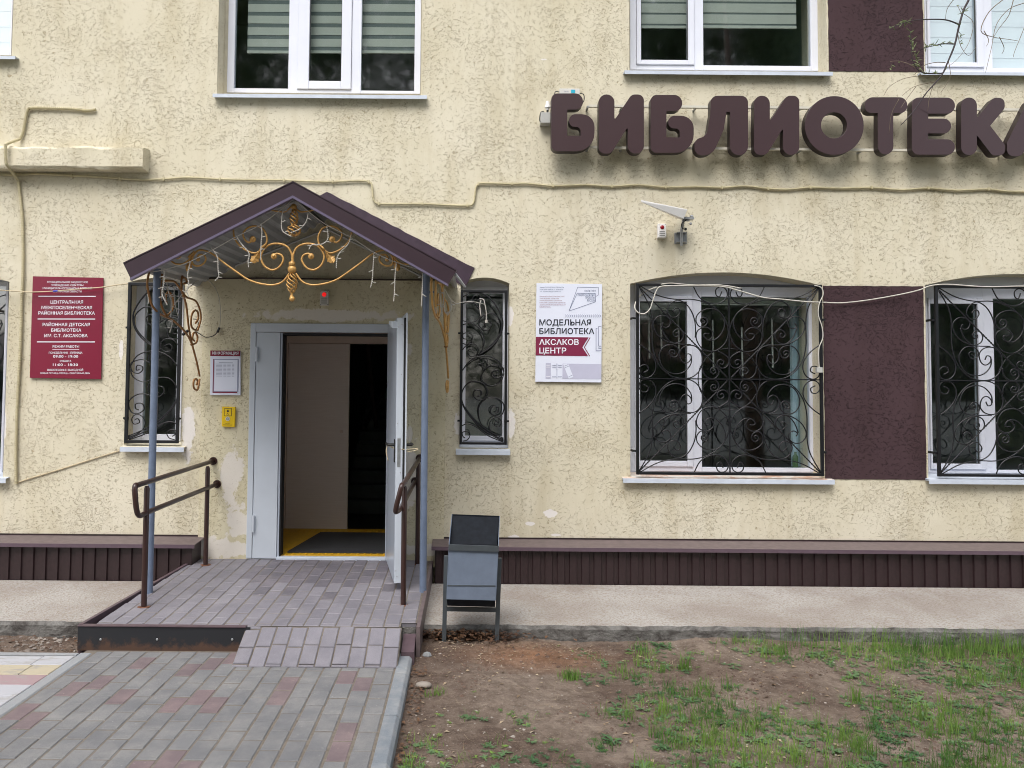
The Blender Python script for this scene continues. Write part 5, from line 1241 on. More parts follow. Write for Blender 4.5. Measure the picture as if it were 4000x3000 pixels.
# side brackets, one at each side, in the plane across the wall
c6 = crop(1.905, 470, 1060); XB = -2.255
SB = [[(590,780),(570,680),(535,545),(510,420),(490,250),(460,150),(455,60),(470,20)], [(535,545),(490,460),(400,370),(330,335),(300,320)],
 [(215,5),(200,90),(215,180),(240,260),(300,325)], [(310,20),(298,120),(300,230),(345,325),(395,270),(388,190),(360,152),(338,190),(345,240)],
 [(335,70),(400,75),(450,135),(490,190),(560,220),(593,290),(598,360),(575,440)],
 [(575,440),(545,430),(527,400),(530,330),(552,292),(575,300),(580,350),(560,385)], [(535,545),(565,530),(574,490),(560,455),(542,465),(538,500),(552,518)],
 [(455,60),(470,45),(490,60),(492,85),(475,90)], [(590,800),(575,880),(548,868),(545,820),(562,800),(575,815),(568,845)]]
for sx in (1, -1):
    mir = lambda p: Vector((p.x if sx == 1 else -.23 + .09 * (p.y + 1.0), p.y, p.z))
    for pts in SB:
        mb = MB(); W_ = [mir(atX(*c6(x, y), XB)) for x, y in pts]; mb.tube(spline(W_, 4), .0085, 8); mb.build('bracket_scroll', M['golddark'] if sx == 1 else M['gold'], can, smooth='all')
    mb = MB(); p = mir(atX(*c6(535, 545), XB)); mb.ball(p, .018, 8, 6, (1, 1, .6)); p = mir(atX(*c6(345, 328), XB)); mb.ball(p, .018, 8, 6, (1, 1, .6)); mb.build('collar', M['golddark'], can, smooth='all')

# ---- string lights on the canopy
sl = thing('string_lights', 'white icicle light strands drooping from a cord strung under the canopy gable', 'string lights', (-1.2, YC0, 2.6))
c7 = crop(2.765, 1100, 700); YT = YC0 + .05
def cable(parent, pts, r, mat, name='cord', sub=5): mb = MB(); mb.tube(spline(pts, sub), r, 6); return mb.build(name, mat, parent, smooth='all')
cable(sl, [at(*c5(x, y), YT) for x, y in ((430, 1060), (510, 1055), (700, 1005), (860, 950), (1150, 800), (1400, 660), (1680, 520), (1940, 325), (2040, 235))], .003, M['lights'])
cable(sl, [at(*c7(x, y), YT) for x, y in ((150, 235), (300, 355), (480, 490), (770, 640), (1000, 790), (1220, 890), (1400, 950), (1540, 990))], .003, M['lights'])
STR = [(c5, [(565,1050),(560,1200),(540,1320),(600,1450)]), (c5, [(865,955),(835,1100),(845,1200),(825,1290),(850,1360)]), (c5, [(1105,790),(1175,890),(1185,1040),(1190,1120),(1150,1170)]),
 (c5, [(1395,645),(1450,740),(1540,850),(1530,950),(1540,1015)]), (c5, [(1680,520),(1690,620),(1680,760),(1675,930)]), (c5, [(1945,320),(1920,440),(1925,590),(2030,660)]),
 (c7, [(290,370),(260,470),(190,540),(100,580)]), (c7, [(490,510),(500,640),(440,700),(330,710),(295,760)]), (c7, [(755,600),(720,700),(640,780),(600,850),(590,960)]),
 (c7, [(1000,790),(990,920),(980,1080),(960,1170)]), (c7, [(1240,910),(1225,1050),(1220,1200),(1210,1320)]), (c7, [(1525,985),(1520,1150),(1510,1375)]),
 (c7, [(1665,1180),(1665,1300),(1670,1450)]), (c7, [(1715,1160),(1710,1300),(1735,1480)]), (c7, [(1755,1190),(1750,1300),(1760,1420),(1790,1460)]), (c7, [(1825,1310),(1830,1400),(1790,1470)]),
 (c6, [(325,0),(320,120),(340,220)]), (c6, [(345,80),(360,160),(380,230),(375,340)]), (c6, [(400,110),(405,230),(430,330)]), (c6, [(205,170),(212,240)]), (c6, [(460,170),(430,210),(400,250)]), (c6, [(385,360),(385,400),(368,455)])]
for k, (cc, pts) in enumerate(STR):
    Yp = YT if cc is not c6 else -1.0
    if cc is c7 and pts[0][0] > 1600: Yp = -.95
    P = spline([at(*cc(x, y), Yp) for x, y in pts], 8); mb = MB(); twisted(mb, P, .0038, .014, 5)
    for i in range(4, len(P) - 1, 7):
        d = Vector((random.choice((-1, 1)) * .03, random.uniform(-.01, .01), random.uniform(-.02, .015))); mb.tube([P[i], P[i] + d], .003, 5)
    mb.build('light_strand', M['lights'], sl, smooth='all')
cable(sl, [at(*cf(x, y), Y_) for x, y, Y_ in ((285, 170, -.7), (345, 270, -.5), (400, 308, -.3), (450, 295, -.1), (560, 290, -.06), (665, 315, -.05))], .003, M['lights'])
cable(sl, [at(*cf(x, y), -.055) for x, y in ((618, 262), (655, 268), (668, 310), (682, 390), (682, 470))], .0045, M['lights'])
cable(sl, [at(*cf(x, y), -.06) for x, y in ((632, 275), (620, 330), (632, 430))], .005, M['lights'])
mb = MB(); mb.tube([at(*cf(682, 465), -.055), at(*cf(682, 490), -.055)], .012, 8); mb.build('plug', M['lights'], sl)

# loose black cable with connectors on the wall by the left bracket
bc = thing('loose_cable', 'thin loop of cable with black connector hanging from the left gilded bracket', 'cable', at(*c6(620, 480), -.05))
cable(bc, [at(*c6(x, y), Y_) for x, y, Y_ in ((500, 130, -.3), (560, 80, -.2), (620, 55, -.1), (690, 100, -.06), (735, 200, -.05), (745, 330, -.05), (738, 420, -.05))], .003, M['cablegrey'])
cable(bc, [at(*c6(x, y), -.06) for x, y in ((735, 430), (700, 475), (640, 490), (590, 465), (560, 440), (580, 400), (570, 360), (540, 355))], .004, M['black'])
mb = MB(); mb.tube([at(*c6(738, 418), -.05), at(*c6(722, 455), -.05)], .010, 8); mb.tube([at(*c6(462, 472), -.4), at(*c6(505, 440), -.4)], .012, 8); mb.build('connector', M['black'], bc)

# ------------------------------------------------------------ handrails
def handrail(label, base_f, base_r, top_w, top_f, low_w, low_f, bend_px, group):
    pf = atZ(*base_f, zl(-1.4)); pr = atZ(*base_r, zl(-.3)); h = thing('handrail', label, 'handrail', (pf.x, (pf.y + pr.y) / 2, pf.z), group)
    X = pf.x
    tw, lw = at(*top_w, -.04), at(*low_w, -.04); tf = at(*top_f, pf.y); lf = at(*low_f, pf.y)
    e = pf.y - .15; slope_t = (tf.z - tw.z) / (tf.y - tw.y); slope_l = (lf.z - lw.z) / (lf.y - lw.y)
    bu = at(*bend_px[0], e); bl = at(*bend_px[1], e)
    pts = [tw, tf] + [Vector((tf.x * .4 + bu.x * .6, pf.y - .10, tf.z + slope_t * -.10)), bu, bl, Vector((lf.x * .4 + bl.x * .6, pf.y - .10, lf.z + slope_l * -.10)), lf, lw]
    P = [tw, tw.lerp(tf, .5)] + spline(pts[1:-1], 6) + [lf.lerp(lw, .5), lw]
    mb = MB(); mb.tube(P, .018, 12); mb.build('rail', M['rail'], h, smooth='all')
    for w in (tw, lw): mb = MB(); mb.tube([w + Vector((0, .012, 0)), w], .034, 16); mb.build('wall_flange', M['rail'], h, smooth=True)
    for p, tt, ll in ((pf, tf, lf), (pr, tw.lerp(tf, .12), None)):
        topz = tw.z + slope_t * (p.y - tw.y) - .02
        mb = MB(); mb.tube([(p.x, p.y, p.z), (p.x, p.y, topz - .02), (p.x, p.y, topz)], [.019, .019, .012], 12); po = mb.build('post', M['rail'], h, smooth=True)
        mb = MB(); mb.tube([(p.x, p.y, p.z - .004), (p.x, p.y, p.z + .004)], .042, 18); mb.build('foot_plate', M['rust'], po)
        for k in range(3): a_ = k * 2.1; mb = MB(); mb.ball((p.x + .03 * math.cos(a_), p.y + .03 * math.sin(a_), p.z + .005), .005, 6, 4); mb.build('bolt', M['rust'], po)
    return h
handrail('brown tubular handrail along the left side of the landing', (562, 2371), (803, 2207), (832, 1801), (566, 1886), (847, 1891), (570, 2003), ((527, 1905), (533, 1988)), 'brown handrails either side of the landing')
handrail('brown tubular handrail beside the open door leaf, right side of the landing', (1575, 2364), (1630, 2204), (1639, 1790), (1580, 1885), (1621, 1880), (1566, 1985), ((1567, 1905), (1546, 1990)), 'brown handrails either side of the landing')
tie = thing('tie_cord', 'thin cord tying the open door handle to the right canopy post', 'cord', at(1600, 1770, -1.0))
dh = Vector((hx, hy, zh)) + D * (LW - .09) - N * .05; pp = Vector((-.335, POSTY, zh - .03))
cable(tie, [dh, dh + Vector((.05, -.03, -.03)), pp.lerp(dh, .4) + Vector((0, -.03, -.03)), pp + Vector((-.01, -.03, 0))], .003, M['cablebeige']); cable(tie, [dh, dh + Vector((-.01, -.02, -.05)), dh + Vector((.005, -.02, -.12))], .004, M['cablebeige']); cable(tie, [dh + Vector((0, 0, -.01)), pp.lerp(dh, .5) + Vector((0, -.04, -.015)), pp + Vector((-.01, -.03, .01))], .003, M['cablebeige'])

# ------------------------------------------------------------ cables on the wall
def wallcable(name, label, pts, r, mat, Y=-.02, sub=5, kern=None):
    P = [at(p[0], p[1], p[2] if len(p) > 2 else Y) for p in pts]; t_ = thing(name, label, 'cable', P[0]); cable(t_, P, r, mat, 'cable', sub); return t_, P
def clips(t_, P, every, r):
    for p in P[1:-1:every]:
        mb = MB(); mb.box((p.x - .006, p.y - r - .003, p.z - r - .004), (p.x + .006, .0, p.z + r + .004)); mb.build('clip', M['conduit'], t_)
pts = [(-60, 680), (60, 683), (160, 680), (280, 686), (400, 692), (470, 698), (560, 702), (640, 700), (735, 693), (860, 700), (1000, 703), (1110, 704), (1200, 708), (1300, 710), (1400, 706), (1440, 710), (1453, 725), (1456, 765), (1462, 785), (1480, 796), (1560, 797), (1650, 796), (1740, 801), (1825, 803), (1848, 795), (1855, 760), (1858, 735), (1868, 719), (1890, 716), (2000, 718), (2060, 717), (2160, 726), (2290, 722), (2390, 728), (2490, 722), (2600, 731), (2720, 729), (2820, 733), (2910, 727), (3000, 737), (3080, 740), (3165, 732), (3280, 736), (3405, 733), (3520, 742), (3625, 735), (3740, 744), (3860, 739), (3940, 748), (4100, 748)]
t_, P = wallcable('wall_conduit', 'long cream painted conduit running across the whole wall and stepping down above the canopy', pts, .0095, M['conduit'], -.016, 3); clips(t_, P, 2, .0095)
def ribbed(pts, r, Y):
    P = spline([at(x, y, Y) for x, y in pts], 26); return P, [r * (1.0 if (i % 2) else .82) for i in range(len(P))]
vp = [(375, 428), (340, 432), (290, 426), (190, 422), (125, 422), (108, 432), (98, 470), (88, 520), (66, 570), (62, 620), (66, 670), (75, 740), (86, 840), (90, 960), (89, 1080), (84, 1180), (82, 1300), (76, 1420), (68, 1560), (63, 1700), (62, 1800), (63, 1890)]
P, rr_ = ribbed(vp, .013, -.018)
for i, p in enumerate(P):
    if 560 < 1e9: pass
zm_ = (zt_beam + zb_beam) / 2; yo = [(-.018 - .150 * min(1, max(0, 1.9 - abs(p.z - zm_) / .095))) for p in P]
P = [Vector((p.x, y_, p.z)) for p, y_ in zip(P, yo)]
vc = thing('wall_conduit', 'ribbed flexible conduit dropping down the wall left of the maroon sign', 'cable', P[-1]); mb = MB(); mb.tube(P, rr_, 8); mb.build('cable', M['conduit'], vc)
wallcable('thin_cable', 'thin cable running slantwise up to the sill of the left narrow window', [(66, 1886), (120, 1868), (220, 1838), (340, 1800), (420, 1775), (470, 1760)], .005, M['cablebeige'], -.008)
t_, P = wallcable('thin_cable', 'beige cable with blue tape sagging in front of the maroon sign', [(-60, 1126), (0, 1133), (70, 1138), (130, 1141), (220, 1137), (300, 1130), (400, 1122), (450, 1114), (500, 1108)], .005, M['cablebeige'], -.05)
mb = MB(); a, b = at(208, 1138, -.05), at(226, 1136, -.05); mb.tube([a, b], .007, 8); mb.build('tape', M['blue'], t_)
t_, P = wallcable('thin_cable', 'pale cable looped over the wide grille and swagged across the plum panel',
    [c1(500, 240) + (-.06,), c1(350, 300) + (-.03,), c1(215, 400) + (-.02,), c1(155, 540) + (-.06,), c1(200, 630) + (-.07,), c1(300, 655) + (-.07,), c1(390, 580) + (-.07,), c1(440, 440) + (-.07,), c1(490, 300) + (-.07,), c1(570, 232) + (-.07,), c1(900, 222) + (-.07,), c1(1480, 232) + (-.07,), (2885, 1135, -.075), (2976, 1161, -.075), (3064, 1170, -.075), (3153, 1179, -.07), (3214, 1181, -.05), (3290, 1183, -.03), (3392, 1172, -.03), (3512, 1151, -.04), (3590, 1133, -.05), (3633, 1117, -.06), (3700, 1111, -.07), (3843, 1120, -.07), (4000, 1118, -.07), (4150, 1120, -.07)], .0055, M['cablegrey'])
cable(t_, [at(*c1(x, y), -.072) for x, y in ((560, 200), (700, 182), (850, 195), (1100, 212), (1480, 212), (1800, 262))], .005, M['cablegrey'], 'cable')
cable(t_, [at(3000 + x / 1.659, 1000 + y / 1.659, -.075) for x, y in ((300, 190), (345, 205), (357, 250), (332, 310), (326, 380), (350, 460), (355, 530), (330, 600), (330, 700), (338, 740))], .0045, M['cablegrey'], 'cable')
p = at(3200, 1446, -.08); mb = MB(); mb.box((p.x - .026, -.10, p.z - .022), (p.x + .022, -.065, p.z + .024)); mb.build('adaptor', M['plasticgrey'], t_, bevel=.003)

# ------------------------------------------------------------ litter bin
bn = thing('litter_bin', 'blue grey steel litter bin with dark slanted mouth swinging between two legs', 'litter bin', (.03, -1.42, -.04))
ch = crop(1.641, 1700, 1980); YBf, YBb = -1.56, -1.26
def bp(x, y, Y): return at(*ch(x, y), Y)
L0, L1 = bp(70, 312, -1.42), bp(56, 860, -1.42); R0, R1 = bp(413, 327, -1.42), bp(393, 864, -1.42)
for a, b in ((L0, L1), (R0, R1)):
    b = Vector((b.x, b.y, -.08)); mb = MB(); w = .014; mb.hexa([(b.x - w, b.y - w, b.z), (b.x + w, b.y - w, b.z), (b.x + w, b.y + w, b.z), (b.x - w, b.y + w, b.z), (a.x - w, a.y - w, a.z), (a.x + w, a.y - w, a.z), (a.x + w, a.y + w, a.z), (a.x - w, a.y + w, a.z)]); mb.build('leg', M['bingrey'], bn, bevel=.002)
a, b = bp(66, 655, -1.42), bp(393, 661, -1.42); mb = MB(); mb.hexa([(a.x, -1.43, a.z - .012), (b.x, -1.43, b.z - .012), (b.x, -1.40, b.z - .012), (a.x, -1.40, a.z - .012), (a.x, -1.43, a.z + .012), (b.x, -1.43, b.z + .012), (b.x, -1.40, b.z + .012), (a.x, -1.40, a.z + .012)]); mb.build('crossbar', M['bingrey'], bn)
fl, fr_, bl_, br_ = bp(90, 240, YBf), bp(403, 250, YBf), bp(75, 592, YBf), bp(386, 600, YBf)
kl, kr = bp(110, 47, YBb), bp(411, 58, YBb); zlow = bl_.z - .03
xl0, xl1 = (fl.x + .004), (fr_.x - .002)
t_w = .004
mb = MB(); mb.hexa([(bl_.x, YBf, bl_.z), (br_.x, YBf, br_.z), (br_.x, YBf + t_w, br_.z), (bl_.x, YBf + t_w, bl_.z), (fl.x, YBf, fl.z - .035), (fr_.x, YBf, fr_.z - .035), (fr_.x, YBf + t_w, fr_.z - .035), (fl.x, YBf + t_w, fl.z - .035)]); mb.build('front_panel', M['binblue'], bn)
mb = MB(); mb.hexa([(fl.x - .004, YBf - .012, fl.z - .036), (fr_.x + .004, YBf - .012, fr_.z - .036), (fr_.x + .004, YBf - .001, fr_.z - .036), (fl.x - .004, YBf - .001, fl.z - .036), (fl.x - .004, YBf - .014, fl.z), (fr_.x + .004, YBf - .014, fr_.z), (fr_.x + .004, YBf + .004, fr_.z), (fl.x - .004, YBf + .004, fl.z)]); mb.build('front_lip', M['bingrey'], bn)
for sx, (f_, b_, k_) in ((-1, (fl, bl_, kl)), (1, (fr_, br_, kr))):
    mb = MB(); x_a = min(f_.x, f_.x + sx * .004); v = []
    for dx in (0, sx * .004): v += [(b_.x + dx, YBf + .002, b_.z), (b_.x + dx, YBb, b_.z - .02), (k_.x + dx, YBb, k_.z), (f_.x + dx, YBf + .002, f_.z)]
    mb.add(v, [(0, 1, 2, 3), (7, 6, 5, 4), (0, 4, 5, 1), (1, 5, 6, 2), (2, 6, 7, 3), (3, 7, 4, 0)]); mb.build('side_panel', M['binblue'], bn)
mb = MB(); mb.add([(bl_.x, YBb, bl_.z - .02), (br_.x, YBb, br_.z - .02), (kr.x, YBb, kr.z), (kl.x, YBb, kl.z), (bl_.x, YBb + .004, bl_.z - .02), (br_.x, YBb + .004, br_.z - .02), (kr.x, YBb + .004, kr.z), (kl.x, YBb + .004, kl.z)], [(0, 1, 2, 3), (7, 6, 5, 4), (0, 4, 5, 1), (1, 5, 6, 2), (2, 6, 7, 3), (3, 7, 4, 0)]); mb.build('back_panel', M['bindark'], bn)
mb = MB(); mb.add([(kl.x + .002, YBb - .002, kl.z - .01), (kr.x - .002, YBb - .002, kr.z - .01), (fr_.x - .004, YBf + .10, fl.z - .02), (fl.x + .004, YBf + .10, fl.z - .02)], [(0, 1, 2, 3)]); mb.v = mb.v[:]; 
mb.build('chute_lining', M['bindark'], bn)
mb = MB(); mb.hexa([(bl_.x + .002, YBf + .03, bl_.z - .05), (br_.x - .002, YBf + .03, br_.z - .05), (br_.x - .002, YBb, br_.z - .05), (bl_.x + .002, YBb, bl_.z - .05), (bl_.x, YBf, bl_.z - .001), (br_.x, YBf, br_.z - .001), (br_.x, YBb, br_.z - .001), (bl_.x, YBb, bl_.z - .001)]); mb.build('base', M['bindark'], bn)
zw = bp(230, 505, YBf).z; mb = MB(); mb.box((bl_.x + .003, YBf - .003, zw - .003), (br_.x + .0, YBf, zw + .003)); mb.build('weld_seam', M['bingrey'], bn)

# ------------------------------------------------------------ plants, leaves and grit (uncountable)
def np_obj(name, v, f, mat, kind='stuff', label=None, parent=None, cat=None):
    me = bpy.data.meshes.new(name); me.from_pydata(v.tolist(), [], f.tolist()); me.materials.append(mat)
    o = link(name, me, (0, 0, 0), parent)
    if kind: o['kind'] = kind
    if label: o['label'] = label
    if cat: o['category'] = cat
    return o
def blades(x, y, h, lean, w, seed=0):
    r = np.random.default_rng(seed); n = len(x); a = r.random(n) * 2 * np.pi; b = r.random(n) * 2 * np.pi
    z = soil_z(x, y) - .004; wx, wy = np.cos(a) * w / 2, np.sin(a) * w / 2; lx, ly = np.cos(b) * lean * h, np.sin(b) * lean * h
    p = [np.stack([x - wx, y - wy, z], 1), np.stack([x + wx, y + wy, z], 1), np.stack([x + wx * .7 + lx * .35, y + wy * .7 + ly * .35, z + h * .55], 1),
         np.stack([x - wx * .7 + lx * .35, y - wy * .7 + ly * .35, z + h * .55], 1), np.stack([x + lx, y + ly, z + h * (1 - lean * .3)], 1)]
    V = np.stack(p, 1).reshape(-1, 3); i = np.arange(n) * 5
    F = np.concatenate([np.stack([i, i + 1, i + 2], 1), np.stack([i, i + 2, i + 3], 1), np.stack([i + 3, i + 2, i + 4], 1)]); return V, F
def dens(x, y):
    d = vnoise(x, y, 31, 1.6) * .45 + vnoise(x, y, 32, 6) * .55
    # bare by the bin and path, thick to the right and towards the viewer
    k = np.clip((x - .1) / 2.0, 0, 1) * .26 + np.clip((-y - 1.75) / 0.9, 0, 1) * .24
    k += .22 * np.exp(-((x - 3.2) / .9) ** 2 - ((y + 1.65) / .3) ** 2)
    k -= .35 * np.exp(-((x - 2.1) / .6) ** 2 - ((y + 2.0) / .25) ** 2) + .5 * np.exp(-((x - .1) / .5) ** 2 - ((y + 1.6) / .45) ** 2)
    k -= .20 * np.clip((.75 - x) / .7, 0, 1)
    return d + k
def scatter(n, thr, seed, x0=-.28, x1=4.9, y0=-4.6, y1=-1.37, clump=0, cr=.03):
    r = np.random.default_rng(seed); x = r.uniform(x0, x1, n); y = r.uniform(y0, y1, n); m = dens(x, y) > thr + r.normal(0, .05, n); x, y = x[m], y[m]
    if clump: x = np.repeat(x, clump); y = np.repeat(y, clump); x = x + r.normal(0, cr, len(x)); y = y + r.normal(0, cr, len(y))
    k = (y < -1.345) & (x > -.29); return x[k], y[k]
r_ = np.random.default_rng(3)
x, y = scatter(4200, .81, 41, clump=10, cr=.032); V, F = blades(x, y, r_.uniform(.02, .07, len(x)), r_.uniform(.1, .9, len(x)), .003, 1)
np_obj('grass', V, F, M['grass'])
x, y = scatter(1400, .86, 42, clump=13, cr=.018); V, F = blades(x, y, r_.uniform(.06, .13, len(x)), r_.uniform(.05, .4, len(x)), .0038, 2)
np_obj('grass', V, F, M['grass'])
# strip of tall grass against the apron edge at the right
xx = r_.normal(3.25, .5, 900); xx = np.concatenate([xx, r_.uniform(2.0, 4.8, 200)]); yy = -1.39 - abs(r_.normal(0, .09, len(xx))); V, F = blades(xx, yy, r_.uniform(.05, .19, len(xx)), r_.uniform(.05, .35, len(xx)), .0036, 3)
np_obj('grass', V, F, M['grass'])
# one distinct tuft
def tuft(label, px, py, n, h, spread):
    p = atZ(px, py, -.05); x = r_.normal(p.x, spread, n); y = r_.normal(p.y, spread * .6, n); V, F = blades(x, y, r_.uniform(h * .4, h, n), r_.uniform(.1, .6, n), .004, 5)
    np_obj('grass_tuft', V, F, M['grass'], None, label, None, 'grass tuft')
tuft('dense bright green grass tuft standing alone on the bare soil right of the bin', 2232, 2638, 150, .09, .035)
tuft('tall thin grass tuft against the grey concrete edge, left of the taller grass', 2670, 2610, 45, .15, .02)
tuft('small sparse grass tuft next to the kerb beside the pale stone', 1702, 2710, 40, .07, .03)
# weeds: flat rosettes of leaves
def rosettes(n, thr, seed, size, nl):
    x, y = scatter(n, thr, seed); r = np.random.default_rng(seed); V = []; F = []
    for cx, cy in zip(x, y):
        cz = float(soil_z(cx, cy)); s = r.uniform(.5, 1.2) * size
        for k in range(int(nl)):
            a = r.uniform(0, 2 * np.pi); L = s * r.uniform(.6, 1.1); w = L * .11; up = r.uniform(.1, .6)
            d = np.array([np.cos(a), np.sin(a), 0]); nn = np.array([-np.sin(a), np.cos(a), 0]); c_ = np.array([cx, cy, cz + .002]); b = len(V)
            V += [c_, c_ + d * L * .35 + nn * w * .8 + [0, 0, L * up * .35], c_ + d * L * .35 - nn * w * .8 + [0, 0, L * up * .35], c_ + d * L * .7 + nn * w + [0, 0, L * up * .5], c_ + d * L * .7 - nn * w + [0, 0, L * up * .5], c_ + d * L + [0, 0, L * up * .4]]
            F += [(b, b + 2, b + 1), (b + 1, b + 2, b + 3), (b + 2, b + 4, b + 3), (b + 3, b + 4, b + 5)]
    return np.array(V), np.array(F)
V, F = rosettes(4600, .74, 51, .032, 12); np_obj('weeds', V, F, M['weed'])
V, F = rosettes(520, .84, 52, .055, 13); np_obj('weeds', V, F, M['weed'])
V, F = rosettes(1200, .62, 54, .022, 9); np_obj('weeds', V, F, M['grass'])
# fallen leaves: curled little blades
def leaves(x, y, z, L, seed, mat, name='leaf_litter'):
    r = np.random.default_rng(seed); n = len(x); a = r.random(n) * 2 * np.pi; w = L * r.uniform(.25, .45, n); t1 = r.uniform(-.3, .5, n); t2 = r.uniform(0, .35, n)
    dx, dy = np.cos(a), np.sin(a); c_ = np.stack([x, y, z + .004], 1); d = np.stack([dx, dy, t2], 1) * (L / 2)[:, None]; nn = np.stack([-dy, dx, t1], 1) * w[:, None]
    up = np.stack([0 * x, 0 * x, L * .18], 1)
    V = np.stack([c_ - d, c_ - nn * .8 + up, c_ + nn * .8 + up * .6, c_ + d, c_], 1).reshape(-1, 3); i = np.arange(n) * 5
    F = np.concatenate([np.stack([i, i + 1, i + 4], 1), np.stack([i, i + 4, i + 2], 1), np.stack([i + 1, i + 3, i + 4], 1), np.stack([i + 4, i + 3, i + 2], 1)]); return np_obj(name, V, F, mat)
x = r_.uniform(-.28, 4.9, 750); y = r_.uniform(-4.4, -1.36, 750); leaves(x, y, soil_z(x, y), r_.uniform(.010, .034, 750), 61, M['dry'])
x = r_.uniform(-.2, .9, 300); y = -1.42 - abs(r_.normal(0, .14, 300)) * (1.3 - x * .6); leaves(x, y, soil_z(x, y) + .002, r_.uniform(.008, .022, 300), 62, M['dry'])
x = np.concatenate([r_.normal(-.02, .22, 420), r_.uniform(-.3, .25, 80)]); x = np.clip(x, -.3, .9); y = -1.35 - abs(r_.normal(0, .045, 500)); leaves(x, y, soil_z(x, y) + r_.uniform(0, .05, 500), r_.uniform(.02, .05, 500), 63, M['drydark'])
x = r_.uniform(-.31, -.22, 160); y = r_.uniform(-4.2, -1.8, 160); leaves(x, y, soil_z(x, y) + .01, r_.uniform(.015, .04, 160), 64, M['drydark'])
x = r_.uniform(-4.3, -2.45, 260); y = r_.uniform(-1.76, -1.36, 260); leaves(x, y, x * 0 - .03, r_.uniform(.015, .035, 260), 65, M['drydark'])
# pebbles
def pebbles(x, y, z, s, seed, mat):
    r = np.random.default_rng(seed); n = len(x)
    base = np.array([(1, 0, 0), (.3, .95, 0), (-.8, .6, 0), (-.8, -.6, 0), (.3, -.95, 0), (0.1, 0.05, .7), (.55, .3, .5), (-.4, .1, .55)]); f = np.array([(0, 1, 6), (1, 2, 7), (2, 3, 7), (3, 4, 7), (4, 0, 6), (1, 7, 6), (7, 4, 6), (5, 5, 5)])[:-1]
    a = r.random(n) * 6.28; V = np.zeros((n, 8, 3)); ca, sa = np.cos(a), np.sin(a); q = r.uniform(.6, 1.2, n)
    V[:, :, 0] = x[:, None] + s[:, None] * (base[:, 0] * ca[:, None] - base[:, 1] * sa[:, None] * q[:, None]); V[:, :, 1] = y[:, None] + s[:, None] * (base[:, 0] * sa[:, None] + base[:, 1] * ca[:, None] * q[:, None]); V[:, :, 2] = z[:, None] + s[:, None] * base[:, 2]
    F = (np.arange(n)[:, None, None] * 8 + f[None]).reshape(-1, 3); return np_obj('gravel', V.reshape(-1, 3), F, mat)
x = r_.uniform(-.28, 4.9, 1500); y = r_.uniform(-4.4, -1.36, 1500); pebbles(x, y, soil_z(x, y), abs(r_.normal(.0035, .0025, 1500)) + .0015, 71, M['pebble'])
x = r_.uniform(-4.4, -2.42, 900); y = r_.uniform(-1.77, -1.35, 900); pebbles(x, y, x * 0 - .04, abs(r_.normal(.007, .005, 900)) + .002, 72, M['pebble'])
x = r_.uniform(-.28, 4.9, 9000); y = r_.uniform(-4.4, -1.36, 9000); k_ = vnoise(x, y, 77, 2.4) > .42; x, y = x[k_], y[k_]; pebbles(x, y, soil_z(x, y) - .001, abs(r_.normal(.004, .004, len(x))) + .002, 73, M['clod'])
x = r_.uniform(-.28, 4.9, 1300); y = r_.uniform(-4.4, -1.36, 1300); V, F = blades(x, y, r_.uniform(.02, .07, len(x)), r_.uniform(2.0, 2.8, len(x)), .0025, 9); V[:, 2] = soil_z(V[:, 0], V[:, 1]) + .004 + .003 * np.sin(V[:, 0] * 200); np_obj('straw', V, F, M['dry'])
mb = MB(); p = atZ(1655, 2676, -.04); mb.ball(p, .045, 9, 6, (1.1, .6, .45)); o = mb.build('stone', M['pebble'], smooth='all'); o['label'] = 'pale flat stone lying in the soil beside the kerb'; o['category'] = 'stone'
mb = MB(); p = atZ(1668, 2560, -.03); mb.ball(p, .03, 6, 4, (1, .7, .8)); o = mb.build('stone', M['kerb']); o['label'] = 'dark grey broken stone at the landing corner among dry leaves'; o['category'] = 'stone'

